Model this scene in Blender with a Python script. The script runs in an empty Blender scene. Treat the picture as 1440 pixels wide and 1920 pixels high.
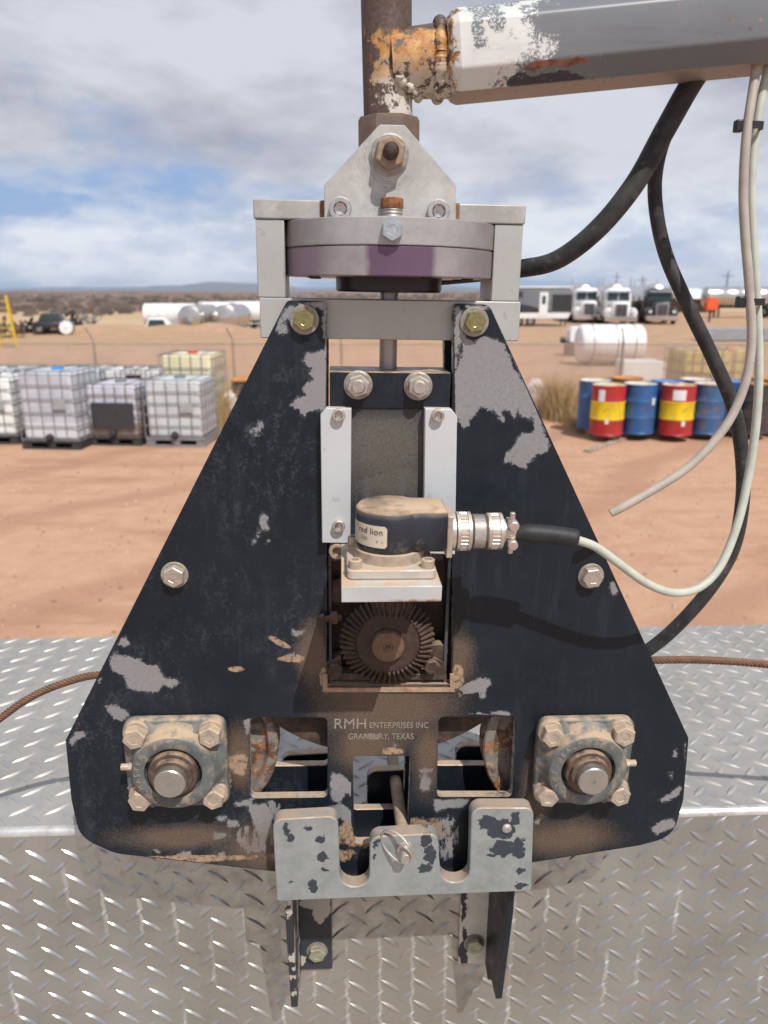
import bpy, math, random
from mathutils import Vector, Matrix, noise as mnoise
from mathutils.geometry import tessellate_polygon
R = math.radians
PI = math.pi
random.seed(7)
scn = bpy.context.scene
col = scn.collection

# ------------------------------------------------------------------ camera
PITCH = R(16.5); FPX = 1400.0; CAMZ = 2.55
cam_d = bpy.data.cameras.new('camera'); cam = bpy.data.objects.new('camera', cam_d); col.objects.link(cam)
cam.location = (0, 0, CAMZ); cam.rotation_euler = (R(90) - PITCH, 0, 0)
cam_d.sensor_fit = 'VERTICAL'; cam_d.sensor_height = 36; cam_d.sensor_width = 27
cam_d.lens = 36 * FPX / 1920
cam_d.clip_start = 0.02; cam_d.clip_end = 60000
cam_d.dof.use_dof = True; cam_d.dof.focus_distance = 0.80; cam_d.dof.aperture_fstop = 7.0
scn.camera = cam

# ------------------------------------------------------------------ light
SUNV = Vector((0.52, -1.0, 1.52)).normalized()          # towards the sun
elev = math.asin(SUNV.z)
sun_d = bpy.data.lights.new('sun', 'SUN'); sun_d.energy = 4.6; sun_d.angle = R(0.53); sun_d.color = (1, 0.955, 0.89)
sun = bpy.data.objects.new('sun', sun_d); col.objects.link(sun)
sun.rotation_euler = SUNV.to_track_quat('Z', 'Y').to_euler()
scn.view_settings.view_transform = 'Standard'
scn.view_settings.look = 'None'
scn.view_settings.exposure = 0.0
scn.view_settings.gamma = 1

w = bpy.data.worlds.new("World"); scn.world = w; w.use_nodes = True
nt = w.node_tree; nt.nodes.clear()
def wn(t, **k):
    n = nt.nodes.new(t)
    for a, b in k.items(): setattr(n, a, b)
    return n
def wmath(op, a, b=None, clamp=False):
    n = wn('ShaderNodeMath', operation=op); n.use_clamp = clamp
    for i, x in enumerate((a, b)):
        if x is None: continue
        if isinstance(x, (int, float)): n.inputs[i].default_value = x
        else: nt.links.new(x, n.inputs[i])
    return n.outputs[0]
def wramp(f, stops):
    n = wn('ShaderNodeValToRGB'); e = n.color_ramp.elements
    while len(e) < len(stops): e.new(0.5)
    for i, (p, c) in enumerate(stops): e[i].position = p; e[i].color = (*c, 1)
    nt.links.new(f, n.inputs[0]); return n.outputs[0]
def wmix(f, a, b):
    n = wn('ShaderNodeMix', data_type='RGBA')
    for s, x in ((n.inputs[0], f), (n.inputs[6], a), (n.inputs[7], b)):
        if isinstance(x, (int, float)): s.default_value = x
        elif isinstance(x, tuple): s.default_value = (*x, 1)
        else: nt.links.new(x, s)
    return n.outputs[2]
sky = wn('ShaderNodeTexSky', sky_type='NISHITA'); sky.sun_disc = False
sky.sun_elevation = elev; sky.sun_rotation = math.atan2(SUNV.x, SUNV.y)
sky.air_density = 1.0; sky.dust_density = 0.6
skys = wn('ShaderNodeVectorMath', operation='SCALE'); nt.links.new(sky.outputs[0], skys.inputs[0]); skys.inputs[3].default_value = 0.085
tc = wn('ShaderNodeTexCoord')
sep = wn('ShaderNodeSeparateXYZ'); nt.links.new(tc.outputs['Generated'], sep.inputs[0])
zc = wmath('MAXIMUM', sep.outputs[2], 0.0)
def wnoise(scale, detail, zs, off=(0, 0, 0), rough=0.55, dist=0.0):
    mp = wn('ShaderNodeMapping'); mp.inputs['Scale'].default_value = (1, 1, zs); mp.inputs['Location'].default_value = off
    nt.links.new(tc.outputs['Generated'], mp.inputs[0])
    n = wn('ShaderNodeTexNoise'); n.inputs['Scale'].default_value = scale; n.inputs['Detail'].default_value = detail
    n.inputs['Roughness'].default_value = rough; n.inputs['Distortion'].default_value = dist
    nt.links.new(mp.outputs[0], n.inputs[0]); return n.outputs[0]
n1 = wnoise(2.8, 8, 2.8, (3.1, 1.7, 0.4), 0.56, 0.15)
n2 = wnoise(5.5, 9, 2.6, (7.3, 0.2, 2.0), 0.60)
n3 = wnoise(2.2, 6, 2.6, (1.3, 5.2, 6.0), 0.55)
# elevation 0..0.31 in view. cover: gaps near 0.10 (blue) otherwise cloud
cov = wramp(wmath('ADD', wmath('MULTIPLY', zc, 3.0), wmath('MULTIPLY', wmath('SUBTRACT', n3, 0.5), 0.36)), [
    (0.0, (0.34,)*3), (0.035, (0.58,)*3), (0.10, (0.80,)*3), (0.22, (0.74,)*3), (0.28, (0.56,)*3), (0.35, (0.56,)*3), (0.46, (0.72,)*3), (0.80, (0.88,)*3)])
cm = wmath('ADD', cov, wmath('MULTIPLY', wmath('SUBTRACT', n1, 0.5), 2.1))
cm = wmath('ADD', cm, wmath('MULTIPLY', wmath('SUBTRACT', n2, 0.5), 1.0))
cmask = wramp(cm, [(0.30, (0,)*3), (0.46, (0.55,)*3), (0.66, (1,)*3)])
ccol_lo = wmix(wramp(n2, [(0.42, (0,)*3), (0.56, (1,)*3)]), (0.54, 0.62, 0.76), (0.82, 0.86, 0.93))
ccol_hi = wmix(wramp(wmath('ADD', wmath('MULTIPLY', n2, 0.5), wmath('MULTIPLY', n3, 0.5)), [(0.42, (0,)*3), (0.50, (.45,)*3), (0.60, (1,)*3)]), (0.40, 0.415, 0.49), (0.68, 0.705, 0.78))
ccol = wmix(wramp(zc, [(0.07, (0,)*3), (0.14, (1,)*3)]), ccol_lo, ccol_hi)
blue = wmix(0.8, skys.outputs[0], (0.30, 0.45, 0.75))
low = wmix(wramp(zc, [(0.0, (1,)*3), (0.02, (0,)*3)]), blue, (0.30, 0.44, 0.66))
full = wmix(cmask, low, ccol)
bg = wn('ShaderNodeBackground'); nt.links.new(full, bg.inputs[0]); bg.inputs[1].default_value = 1.0
out = wn('ShaderNodeOutputWorld'); nt.links.new(bg.outputs[0], out.inputs[0])

# ------------------------------------------------------------------ photo geometry helpers (camera rays cut with real planes)
FW = Vector((0, math.cos(PITCH), -math.sin(PITCH))); UP = Vector((0, math.sin(PITCH), math.cos(PITCH))); CO = Vector((0, 0, CAMZ))
def ray(u, v): return FW + Vector((1, 0, 0)) * ((u - 720) / FPX) + UP * ((960 - v) / FPX)
def wp(u, v, D):
    r = ray(u, v); return CO + r * (D / r.y)
def gp(u, v, z=0.0):
    r = ray(u, v); return CO + r * ((z - CAMZ) / r.z)
def wpx(px, v, D):
    r = ray(720, v); return px / FPX * (D / r.y)
class Frame:
    def __init__(s, O, yaw, roll):
        a, r = R(yaw), R(roll)
        ex = Vector((math.cos(a), math.sin(a), 0)); ey = Vector((-math.sin(a), math.cos(a), 0)); ez = Vector((0, 0, 1))
        s.ex = ex * math.cos(r) - ez * math.sin(r); s.ez = ez * math.cos(r) + ex * math.sin(r); s.ey = ey; s.O = O
        s.M = Matrix((s.ex, s.ey, s.ez)).transposed().to_4x4(); s.M.translation = O
    def P(s, u, v, d=0.0):
        r = ray(u, v); t = (d - (CO - s.O).dot(s.ey)) / r.dot(s.ey)
        p = CO + r * t - s.O
        return Vector((p.dot(s.ex), d, p.dot(s.ez)))
    def p2(s, u, v, d=0.0):
        p = s.P(u, v, d); return (p.x, p.z)
HEAD = Frame(wp(727, 1000, 0.75), 3.3, 0.9)
H = HEAD.P; H2 = HEAD.p2

# ------------------------------------------------------------------ mesh builder
class MB:
    def __init__(s): s.v = []; s.f = []; s.mi = []; s.cur = 0
    def add(s, vs, fs, M=None):
        o = len(s.v)
        s.v += [tuple(M @ Vector(p)) if M else tuple(p) for p in vs]
        s.f += [tuple(i + o for i in f) for f in fs]; s.mi += [s.cur] * len(fs)
        return s
    def box(s, c, d, M=None):
        x, y, z = c; a, b, e = d[0] / 2, d[1] / 2, d[2] / 2
        vs = [(x + i * a, y + j * b, z + k * e) for i in (-1, 1) for j in (-1, 1) for k in (-1, 1)]
        return s.add(vs, [(0, 1, 3, 2), (4, 6, 7, 5), (0, 4, 5, 1), (2, 3, 7, 6), (0, 2, 6, 4), (1, 5, 7, 3)], M)
    def bb(s, x0, x1, y0, y1, z0, z1, M=None): return s.box(((x0+x1)/2, (y0+y1)/2, (z0+z1)/2), (abs(x1-x0), abs(y1-y0), abs(z1-z0)), M)
    def lathe(s, prof, o=(0, 0, 0), ax=(0, -1, 0), seg=40, cap0=False, cap1=False, start=0, sx=1.0):
        """prof: (radius, height along ax)"""
        ax = Vector(ax).normalized(); o = Vector(o)
        q = Vector((0, 0, 1)) if abs(ax.z) < 0.9 else Vector((1, 0, 0))
        e1 = q.cross(ax).normalized(); e2 = ax.cross(e1)
        vs = []; fs = []
        for r, h in prof:
            for k in range(seg):
                a = 2 * PI * k / seg + start
                vs.append(o + ax * h + (e1 * math.cos(a) * sx + e2 * math.sin(a)) * r)
        for i in range(len(prof) - 1):
            for k in range(seg):
                k2 = (k + 1) % seg
                fs.append((i*seg + k, i*seg + k2, (i+1)*seg + k2, (i+1)*seg + k))
        if cap0: fs.append(tuple(range(seg))[::-1])
        if cap1: fs.append(tuple((len(prof)-1)*seg + k for k in range(seg)))
        return s.add(vs, fs)
    def cyl(s, p0, p1, r, seg=16, r1=None):
        p0 = Vector(p0); p1 = Vector(p1); d = p1 - p0
        return s.lathe([(r, 0), (r if r1 is None else r1, d.length)], p0, d, seg, True, True)
    def tube(s, pts, rad, seg=14, caps=True, closed=False):
        pts = [Vector(p) for p in pts]; n = len(pts)
        if isinstance(rad, (int, float)): rad = [rad] * n
        t0 = (pts[1] - pts[0]).normalized()
        nrm = t0.orthogonal().normalized(); vs = []; fs = []
        for i, p in enumerate(pts):
            if closed: t = (pts[(i+1) % n] - pts[i-1]).normalized()
            else: t = (pts[min(i+1, n-1)] - pts[max(i-1, 0)]).normalized()
            nrm = (nrm - t * nrm.dot(t)).normalized(); b = t.cross(nrm)
            for k in range(seg):
                a = 2 * PI * k / seg; vs.append(p + (nrm * math.cos(a) + b * math.sin(a)) * rad[i])
        rng = n if closed else n - 1
        for i in range(rng):
            j = (i + 1) % n
            for k in range(seg):
                k2 = (k + 1) % seg; fs.append((i*seg + k, i*seg + k2, j*seg + k2, j*seg + k))
        if caps and not closed:
            fs.append(tuple(range(seg))[::-1]); fs.append(tuple((n-1)*seg + k for k in range(seg)))
        return s.add(vs, fs)
    def plate(s, outer, holes, y0, y1, bev=0.0008, edge_mat=None, M=None):
        """outline in x,z; front face at y0 (towards the camera), back at y1"""
        def area(l): return sum(l[i-1][0]*l[i][1] - l[i][0]*l[i-1][1] for i in range(len(l))) / 2
        loops = [outer if area(outer) > 0 else outer[::-1]] + [h if area(h) < 0 else h[::-1] for h in holes]
        def inset(l, b):
            r = []; n = len(l)
            for i in range(n):
                a, c, d = Vector(l[i-1]), Vector(l[i]), Vector(l[(i+1) % n])
                e1 = (c - a).normalized(); e2 = (d - c).normalized()
                n1 = Vector((-e1.y, e1.x)); n2 = Vector((-e2.y, e2.x))
                m = (n1 + n2); m = m.normalized() if m.length > 1e-6 else n1
                k = b / max(0.35, m.dot(n1)); r.append((c.x + m.x * k, c.y + m.y * k))
            return r
        ins = [inset(l, bev) for l in loops]
        tris = tessellate_polygon([[Vector((p[0], p[1], 0)) for p in l] for l in ins])
        flat = [p for l in ins for p in l]
        N = len(flat); base = s.cur
        vs = [(p[0], y0, p[1]) for p in flat] + [(p[0], y0 + bev, p[1]) for l in loops for p in l] \
            + [(p[0], y1 - bev, p[1]) for l in loops for p in l] + [(p[0], y1, p[1]) for p in flat]
        fs = []
        for t in tris:
            a, b, c = [Vector(flat[i]) for i in t]
            if (b - a).cross(c - a) < 0: t = (t[0], t[2], t[1])
            fs.append(tuple(t)); fs.append((t[0] + 3*N, t[2] + 3*N, t[1] + 3*N))
        o = len(s.v); s.add(vs, fs, M)
        if edge_mat is not None: s.cur = edge_mat
        es = []; k0 = 0
        for l in loops:
            n = len(l)
            for i in range(n):
                j = (i + 1) % n
                for lay in range(3):
                    a, b = k0 + i + lay*N, k0 + j + lay*N
                    es.append((a, a + N, b + N, b))
            k0 += n
        s.f += [tuple(i + o for i in f) for f in es]; s.mi += [s.cur] * len(es)
        s.cur = base
        return s
    def hexa(s, c, ax, r, h, rot=0.0, dome=0.06):
        """hex head standing on c along ax, chamfered top"""
        ax = Vector(ax).normalized(); c = Vector(c)
        s.lathe([(r, 0), (r, h * 0.86)], c, ax, 6, False, False, rot)
        # chamfer ring to inner circle approximated by 6-gon
        s.lathe([(r, h * 0.86), (r * 0.90, h), (r * 0.5, h * 1.0), (r*0.46, h*(1.0 - dome))], c, ax, 6, False, True, rot)
        return s
    def build(s, name, mats, parent=None, smooth=35, bev=0.0, seg=2, loc=None):
        me = bpy.data.meshes.new(name); me.from_pydata(s.v, [], s.f)
        if not isinstance(mats, (list, tuple)): mats = [mats]
        for m in mats: me.materials.append(m)
        if len(mats) > 1: me.polygons.foreach_set('material_index', s.mi)
        me.validate()
        if smooth:
            me.shade_smooth(); me.set_sharp_from_angle(angle=R(smooth))
        o = bpy.data.objects.new(name, me); col.objects.link(o)
        if parent: o.parent = parent
        if loc: o.location = loc
        if bev:
            b = o.modifiers.new('bevel', 'BEVEL'); b.width = bev; b.segments = seg; b.limit_method = 'ANGLE'; b.angle_limit = R(40)
            b.harden_normals = False
        return o
def thing(name, label, cat, M=None, group=None, loc=None, rz=0.0):
    o = bpy.data.objects.new(name, None); col.objects.link(o); o.empty_display_size = 0.05
    if M is not None: o.matrix_world = M
    if loc is not None: o.location = loc; o.rotation_euler = (0, 0, rz)
    return tag(o, label, cat, group)
def tag(o, label, cat, group=None):
    o['label'] = label; o['category'] = cat
    if group: o['group'] = group
    return o
def struct(o): o['kind'] = 'structure'; return o
def kids(o): return [c for c in bpy.data.objects if c.parent == o]
def dup(root, loc, rz, label, parent=None):
    c = root.copy(); col.objects.link(c)
    if parent is None:
        c.location = loc; c.rotation_euler = (0, 0, rz); c['label'] = label
    else: c.parent = parent
    for k in kids(root): dup(k, None, None, None, c)
    return c
def rnd(pts, r, n=6):
    """round corners: pts (x,z) or (x,z,r)"""
    o = []; N = len(pts)
    for i in range(N):
        a, c, d = Vector(pts[i-1][:2]), Vector(pts[i][:2]), Vector(pts[(i+1) % N][:2])
        rr = pts[i][2] if len(pts[i]) > 2 else r
        e1 = (a - c); e2 = (d - c); l1, l2 = e1.length, e2.length
        e1.normalize(); e2.normalize()
        cosv = max(-1, min(1, e1.dot(e2))); ang = math.acos(cosv)
        if rr <= 0 or ang > PI - 0.05: o.append((c.x, c.y)); continue
        t = min(rr / math.tan(ang / 2), l1 * 0.48, l2 * 0.48); rr = t * math.tan(ang / 2)
        bis = (e1 + e2).normalized(); cen = c + bis * (rr / math.sin(ang / 2))
        p0 = c + e1 * t; p1 = c + e2 * t
        a0 = math.atan2(p0.y - cen.y, p0.x - cen.x); a1 = math.atan2(p1.y - cen.y, p1.x - cen.x)
        da = (a1 - a0 + PI) % (2 * PI) - PI
        for k in range(n + 1):
            an = a0 + da * k / n; o.append((cen.x + rr * math.cos(an), cen.y + rr * math.sin(an)))
    return o
def spline(pts, n=10):
    P = [Vector(p) for p in pts]; P = [P[0] * 2 - P[1]] + P + [P[-1] * 2 - P[-2]]; o = []
    for i in range(1, len(P) - 2):
        for k in range(n):
            t = k / n; a, b, c, d = P[i-1], P[i], P[i+1], P[i+2]
            o.append(0.5 * ((2*b) + (c - a)*t + (2*a - 5*b + 4*c - d)*t*t + (3*b - 3*c + d - a)*t**3))
    o.append(P[-2]); return o

# ------------------------------------------------------------------ material helper
class Mat:
    def __init__(s, name):
        s.m = bpy.data.materials.new(name); s.m.use_nodes = True; s.t = s.m.node_tree
        s.b = s.t.nodes['Principled BSDF']; s.co = None; s.geo = None
    def n(s, t, **k):
        x = s.t.nodes.new(t)
        for a, b in k.items(): setattr(x, a, b)
        return x
    def set(s, sock, x):
        if isinstance(x, bpy.types.NodeSocket): s.t.links.new(x, sock)
        elif isinstance(x, (tuple, list)): sock.default_value = (*x, 1) if len(x) == 3 and len(sock.default_value) == 4 else x
        else: sock.default_value = x
    def obj(s):
        if s.co is None: s.co = s.n('ShaderNodeTexCoord').outputs['Object']
        return s.co
    def geom(s):
        if s.geo is None: s.geo = s.n('ShaderNodeNewGeometry')
        return s.geo
    def mapp(s, scale=(1, 1, 1), loc=(0, 0, 0), rot=(0, 0, 0), vec=None, typ='POINT'):
        m = s.n('ShaderNodeMapping', vector_type=typ); m.inputs['Scale'].default_value = scale
        m.inputs['Location'].default_value = loc; m.inputs['Rotation'].default_value = rot
        s.set(m.inputs[0], vec or s.obj()); return m.outputs[0]
    def noise(s, scale, detail=4, rough=0.55, vec=None, dist=0.0, colour=False):
        x = s.n('ShaderNodeTexNoise'); x.inputs['Scale'].default_value = scale; x.inputs['Detail'].default_value = detail
        x.inputs['Roughness'].default_value = rough; x.inputs['Distortion'].default_value = dist
        s.set(x.inputs[0], vec or s.obj()); return x.outputs[1 if colour else 0]
    def vor(s, scale, vec=None, feat='F1'):
        x = s.n('ShaderNodeTexVoronoi', feature=feat); x.inputs['Scale'].default_value = scale; s.set(x.inputs[0], vec or s.obj()); return x.outputs[0]
    def ma(s, op, a, b=None, clamp=False):
        x = s.n('ShaderNodeMath', operation=op); x.use_clamp = clamp; s.set(x.inputs[0], a)
        if b is not None: s.set(x.inputs[1], b)
        return x.outputs[0]
    def mr(s, v, a, b, c=0.0, d=1.0):
        x = s.n('ShaderNodeMapRange'); x.clamp = True; s.set(x.inputs[0], v)
        for i, q in enumerate((a, b, c, d)): x.inputs[i+1].default_value = q
        return x.outputs[0]
    def mix(s, f, a, b):
        x = s.n('ShaderNodeMix', data_type='RGBA'); s.set(x.inputs[0], f); s.set(x.inputs[6], a); s.set(x.inputs[7], b); return x.outputs[2]
    def fmix(s, f, a, b):
        x = s.n('ShaderNodeMix', data_type='FLOAT'); s.set(x.inputs[0], f); s.set(x.inputs[2], a); s.set(x.inputs[3], b); return x.outputs[0]
    def sepa(s, vec=None):
        x = s.n('ShaderNodeSeparateXYZ'); s.set(x.inputs[0], vec or s.obj()); return x.outputs
    def warp(s, amp, scale, detail=4, vec=None, scale3=(1, 1, 1)):
        nz = s.noise(scale, detail, 0.65, vec=s.mapp(scale3) if scale3 != (1, 1, 1) else vec, colour=True)
        a = s.n('ShaderNodeVectorMath', operation='SUBTRACT'); s.set(a.inputs[0], nz); a.inputs[1].default_value = (0.5,)*3
        b = s.n('ShaderNodeVectorMath', operation='SCALE'); s.set(b.inputs[0], a.outputs[0]); b.inputs[3].default_value = amp
        c = s.n('ShaderNodeVectorMath', operation='ADD'); s.set(c.inputs[0], vec or s.obj()); s.set(c.inputs[1], b.outputs[0]); return c.outputs[0]
    def blobs(s, vec, lst):
        """lst: (x,z,rx,rz,rotdeg) -> smallest normalised distance"""
        cur = None
        for b in lst:
            x, z, rx, rz = b[:4]; rot = b[4] if len(b) > 4 else 0
            m = s.mapp(scale=(rx, 1e4, rz), loc=(x, 0, z), rot=(0, -R(rot), 0), vec=vec, typ='TEXTURE')
            l = s.n('ShaderNodeVectorMath', operation='LENGTH'); s.set(l.inputs[0], m)
            cur = l.outputs['Value'] if cur is None else s.ma('MINIMUM', cur, l.outputs['Value'])
        return cur
    def upz(s): return s.sepa(s.geom().outputs['Normal'])[2]
    def bump(s, h, strength=0.3, dist=0.001):
        x = s.n('ShaderNodeBump'); x.inputs['Strength'].default_value = strength; x.inputs['Distance'].default_value = dist
        s.set(x.inputs['Height'], h); s.t.links.new(x.outputs[0], s.b.inputs['Normal'])
    def fin(s, col=None, rough=0.5, metal=0.0, spec=None):
        if col is not None: s.set(s.b.inputs['Base Color'], col)
        s.set(s.b.inputs['Roughness'], rough); s.set(s.b.inputs['Metallic'], metal)
        if spec is not None: s.set(s.b.inputs['Specular IOR Level'], spec)
        return s.m
def simple(name, c, rough=0.6, metal=0.0, var=0.15, scale=8, bump=0.0, spec=None):
    s = Mat(name); f = s.noise(scale, 5)
    lo = tuple(x * (1 - var) for x in c); hi = tuple(min(1, x * (1 + var)) for x in c)
    cc = s.mix(s.mr(f, 0.3, 0.7), lo, hi)
    if bump: s.bump(s.noise(scale * 4, 5), bump, 0.002)
    return s.fin(cc, rough, metal, spec)
DUST = (0.46, 0.335, 0.23)
def dusty(s, colr, amt=0.7, lo=0.35, hi=0.8, scale=60, gen=0.0):
    """dust lying on faces that point up"""
    n = s.noise(scale, 6, 0.65)
    f = s.ma('MULTIPLY', s.mr(s.upz(), lo, hi), s.mr(n, 0.3, 0.55))
    if gen: f = s.ma('MAXIMUM', f, s.ma('MULTIPLY', s.mr(n, 0.5, 0.72), gen))
    f = s.ma('MULTIPLY', f, amt)
    return s.mix(f, colr, DUST), f
def metal(name, c, rough=0.4, met=0.85, var=0.12, scale=40, dust=0.0, gen=0.0, bump=0.05, stain=None, brushed=None):
    s = Mat(name)
    vec = s.mapp(brushed) if brushed else None
    f = s.noise(scale, 6, 0.6, vec=vec)
    lo = tuple(x * (1 - var) for x in c); hi = tuple(min(1, x * (1 + var)) for x in c)
    cc = s.mix(s.mr(f, 0.3, 0.7), lo, hi)
    sp = s.mr(s.noise(scale * 9, 3, 0.6), 0.62, 0.72)
    cc = s.mix(s.ma('MULTIPLY', sp, 0.35), cc, tuple(x * 0.45 for x in c))
    if stain:
        cc = s.mix(s.mr(s.noise(scale * 0.6, 6, 0.7), 0.52, 0.66), cc, stain)
    ro = s.mr(f, 0.2, 0.8, rough * 0.8, min(1, rough * 1.3))
    me = met
    if dust:
        cc, df = dusty(s, cc, dust, gen=gen)
        ro = s.fmix(df, ro, 0.95); me = s.fmix(df, met, 0.0)
    if bump: s.bump(s.noise(scale * 5, 4), bump, 0.0006)
    return s.fin(cc, ro, me)

def px2(lst, fr=None, d=0.0):
    """photo-measured wear marks -> plate metres"""
    fr = fr or HEAD; o = []
    for b in lst:
        u, v, ru, rv = b[:4]; rot = b[4] if len(b) > 4 else 0
        c = fr.P(u, v, d); a = fr.P(u + ru, v, d); e = fr.P(u, v + rv, d)
        o.append((c.x, c.z, abs(a.x - c.x), abs(e.z - c.z), -rot))
    return o
# black painted plate with chips down to bare aluminium and caked dust
SCR = [(480, 1570, 60, 45), (505, 1520, 40, 30), (835, 1570, 40, 60)]
DUSTB = [(720, 1330, 170, 90), (720, 1290, 180, 70), (690, 1400, 80, 60), (1060, 1570, 120, 45), (1010, 1480, 40, 90), (340, 1570, 160, 30), (500, 1590, 130, 60), (450, 1420, 35, 70), (860, 1230, 40, 60), (800, 1420, 40, 90), (585, 1230, 42, 80)]
TAN = [(445, 1432, 22, 22), (420, 1462, 16, 30), (545, 1235, 26, 8), (525, 1205, 30, 6, 30), (443, 1255, 16, 6), (300, 1612, 200, 8), (730, 1560, 120, 30), (855, 1270, 16, 26), (610, 1275, 12, 24), (735, 1408, 22, 8), (590, 1605, 90, 14)]
import numpy as np
CHIPP = [  # outlines of bare patches, measured on the plate
 [(613,655),(590,661),(572,664),(567,676),(584,690),(580,700),(590,712),(572,718),(568,730),(574,742),(560,745),(543,757),(560,768),(570,782),(580,770),(598,768),(613,775)],
 [(560,566),(613,566),(613,640),(607,630),(604,600),(606,580),(590,575),(560,574)], [(613,640),(613,700),(605,690),(607,660)],
 [(533,578),(552,574),(556,585),(545,590),(548,600),(538,598),(520,615)], [(522,605),(535,612),(541,623),(528,625),(514,618)],
 [(478,795),(484,800),(486,815),(480,820)], [(486,790),(493,792),(490,812),(484,808)], [(470,800),(474,804),(472,812),(468,808)],
 [(486,975),(494,962),(504,966),(500,980),(506,990),(492,996),(484,1004),(480,1012),(484,996),(490,988)], [(500,1008),(506,1012),(500,1018)], [(476,1010),(480,1016),(474,1020)],
 [(546,1180),(560,1184),(574,1178),(566,1190),(548,1192)], [(535,1228),(552,1224),(545,1240)],
 [(212,1227),(232,1230),(262,1236),(275,1248),(295,1246),(298,1258),(310,1272),(330,1272),(336,1280),(322,1290),(305,1284),(296,1298),(270,1296),(248,1294),(236,1284),(232,1266),(212,1258),(206,1244)],
 [(198,1324),(214,1322),(240,1334),(242,1342),(228,1354),(214,1346),(206,1336)], [(128,1392),(138,1380),(142,1372),(160,1371),(160,1382),(146,1386),(138,1396)],
 [(222,1200),(236,1194),(244,1210),(232,1212),(222,1208)], [(213,1222),(218,1224),(214,1238),(206,1236)], [(185,1268),(190,1272),(186,1280),(182,1276)], [(146,1352),(152,1354),(144,1364)],
 [(872,632),(890,640),(910,632),(938,640),(948,650),(955,672),(964,690),(974,706),(988,728),(992,752),(984,768),(972,764),(966,784),(955,770),(942,768),(946,790),(934,782),(928,770),(912,768),(900,760),(893,776),(884,782),(878,798),(866,802),(860,785),(852,790),(852,700),(866,668)],
 [(852,575),(866,576),(864,600),(870,628),(862,645),(856,690),(852,690)], [(864,620),(874,626),(872,642),(864,640)], [(870,570),(912,572),(922,578),(905,580),(880,578)],
 [(960,720),(986,730),(1004,756),(1012,772),(1000,776),(990,786),(976,780)], [(1001,778),(1010,772),(1016,790),(1020,812),(1030,830),(1026,846),(1008,852),(996,862),(984,878),(966,872),(958,866),(943,868),(950,850),(960,840),(972,822),(980,812),(994,812),(1004,806),(1000,790)],
 [(1142,1092),(1153,1092),(1160,1106),(1150,1120),(1146,1108)], [(862,1290),(876,1282),(896,1272),(918,1272),(920,1284),(912,1290),(910,1306),(902,1312),(900,1298),(888,1300),(870,1302)],
 [(918,1336),(946,1332),(960,1340),(950,1346),(925,1344)], [(868,1342),(900,1336),(914,1342),(905,1348),(872,1347)],
 [(1236,1500),(1256,1488),(1276,1472),(1282,1478),(1268,1494),(1246,1504)], [(1222,1552),(1240,1540),(1262,1534),(1268,1548),(1246,1558),(1232,1566)], [(1262,1408),(1268,1404),(1268,1420),(1262,1418)], [(1254,1450),(1260,1448),(1258,1462)],
 [(1284,1395),(1292,1392),(1290,1440),(1285,1430)], [(625,1448),(646,1456),(660,1470),(658,1492),(650,1486),(642,1496),(634,1506),(622,1500),(618,1470)], [(600,1340),(604,1350),(596,1352)],
 [(618,1512),(640,1508),(660,1520),(662,1545),(650,1552),(640,1530),(620,1545)], [(788,1456),(800,1453),(808,1462),(804,1482),(794,1484),(788,1474)], [(786,1444),(798,1441),(812,1442),(806,1448),(790,1450)],
 [(456,1350),(476,1348),(472,1362),(470,1385),(462,1372)], [(440,1506),(460,1500),(474,1498),(470,1510),(444,1512)], [(402,1532),(420,1530),(428,1536),(410,1540)], [(424,1542),(444,1538),(450,1548),(430,1552)],
 [(400,1562),(424,1562),(420,1570),(402,1574)], [(404,1600),(424,1598),(420,1608)], [(340,1598),(356,1596),(362,1608),(330,1606)], [(284,1594),(296,1592),(300,1600)], [(815,1500),(880,1498),(870,1512),(830,1516),(815,1524)], [(700,1570),(760,1574),(740,1580)],
 [(676,1378),(700,1376),(720,1382),(704,1386),(684,1385)], [(738,1392),(748,1398),(738,1400)], [(466,1508),(500,1510),(512,1524),(508,1560),(496,1580),(480,1556),(470,1530)], [(1000,1540),(1012,1534),(1010,1548)], [(860,1298),(866,1306),(860,1308)]]
def wear_fields(xs, zs):
    """chip = signed distance (m) to the nearest bare patch, dust and dirt = 0..1 amounts"""
    N = len(xs); chip = np.full(N, 1.0)
    for poly in CHIPP:
        P = np.array([H2(*p) for p in poly]); Q = np.roll(P, -1, 0)
        m = (xs > P[:, 0].min() - .02) & (xs < P[:, 0].max() + .02) & (zs > P[:, 1].min() - .02) & (zs < P[:, 1].max() + .02)
        x, z = xs[m][:, None], zs[m][:, None]
        e = Q - P; l2 = (e ** 2).sum(1); t = np.clip(((x - P[:, 0]) * e[:, 0] + (z - P[:, 1]) * e[:, 1]) / l2, 0, 1)
        d = np.sqrt((x - P[:, 0] - t * e[:, 0]) ** 2 + (z - P[:, 1] - t * e[:, 1]) ** 2).min(1)
        c = ((P[:, 1] > z) != (Q[:, 1] > z)); xi = P[:, 0] + (z - P[:, 1]) * e[:, 0] / np.where(np.abs(e[:, 1]) < 1e-9, 1e-9, e[:, 1])
        ins = (c & (x < xi)).sum(1) % 2 == 1
        chip[m] = np.minimum(chip[m], np.where(ins, -d, d))
    def field(lst):
        f = np.full(N, 9.0)
        for cx, cz, rx, rz, rot in px2(lst):
            a = R(rot); dx, dz = xs - cx, zs - cz
            f = np.minimum(f, np.sqrt(((dx * math.cos(a) + dz * math.sin(a)) / rx) ** 2 + ((-dx * math.sin(a) + dz * math.cos(a)) / rz) ** 2))
        return f
    return chip, field(SCR), field(DUSTB), field(TAN)
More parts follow.
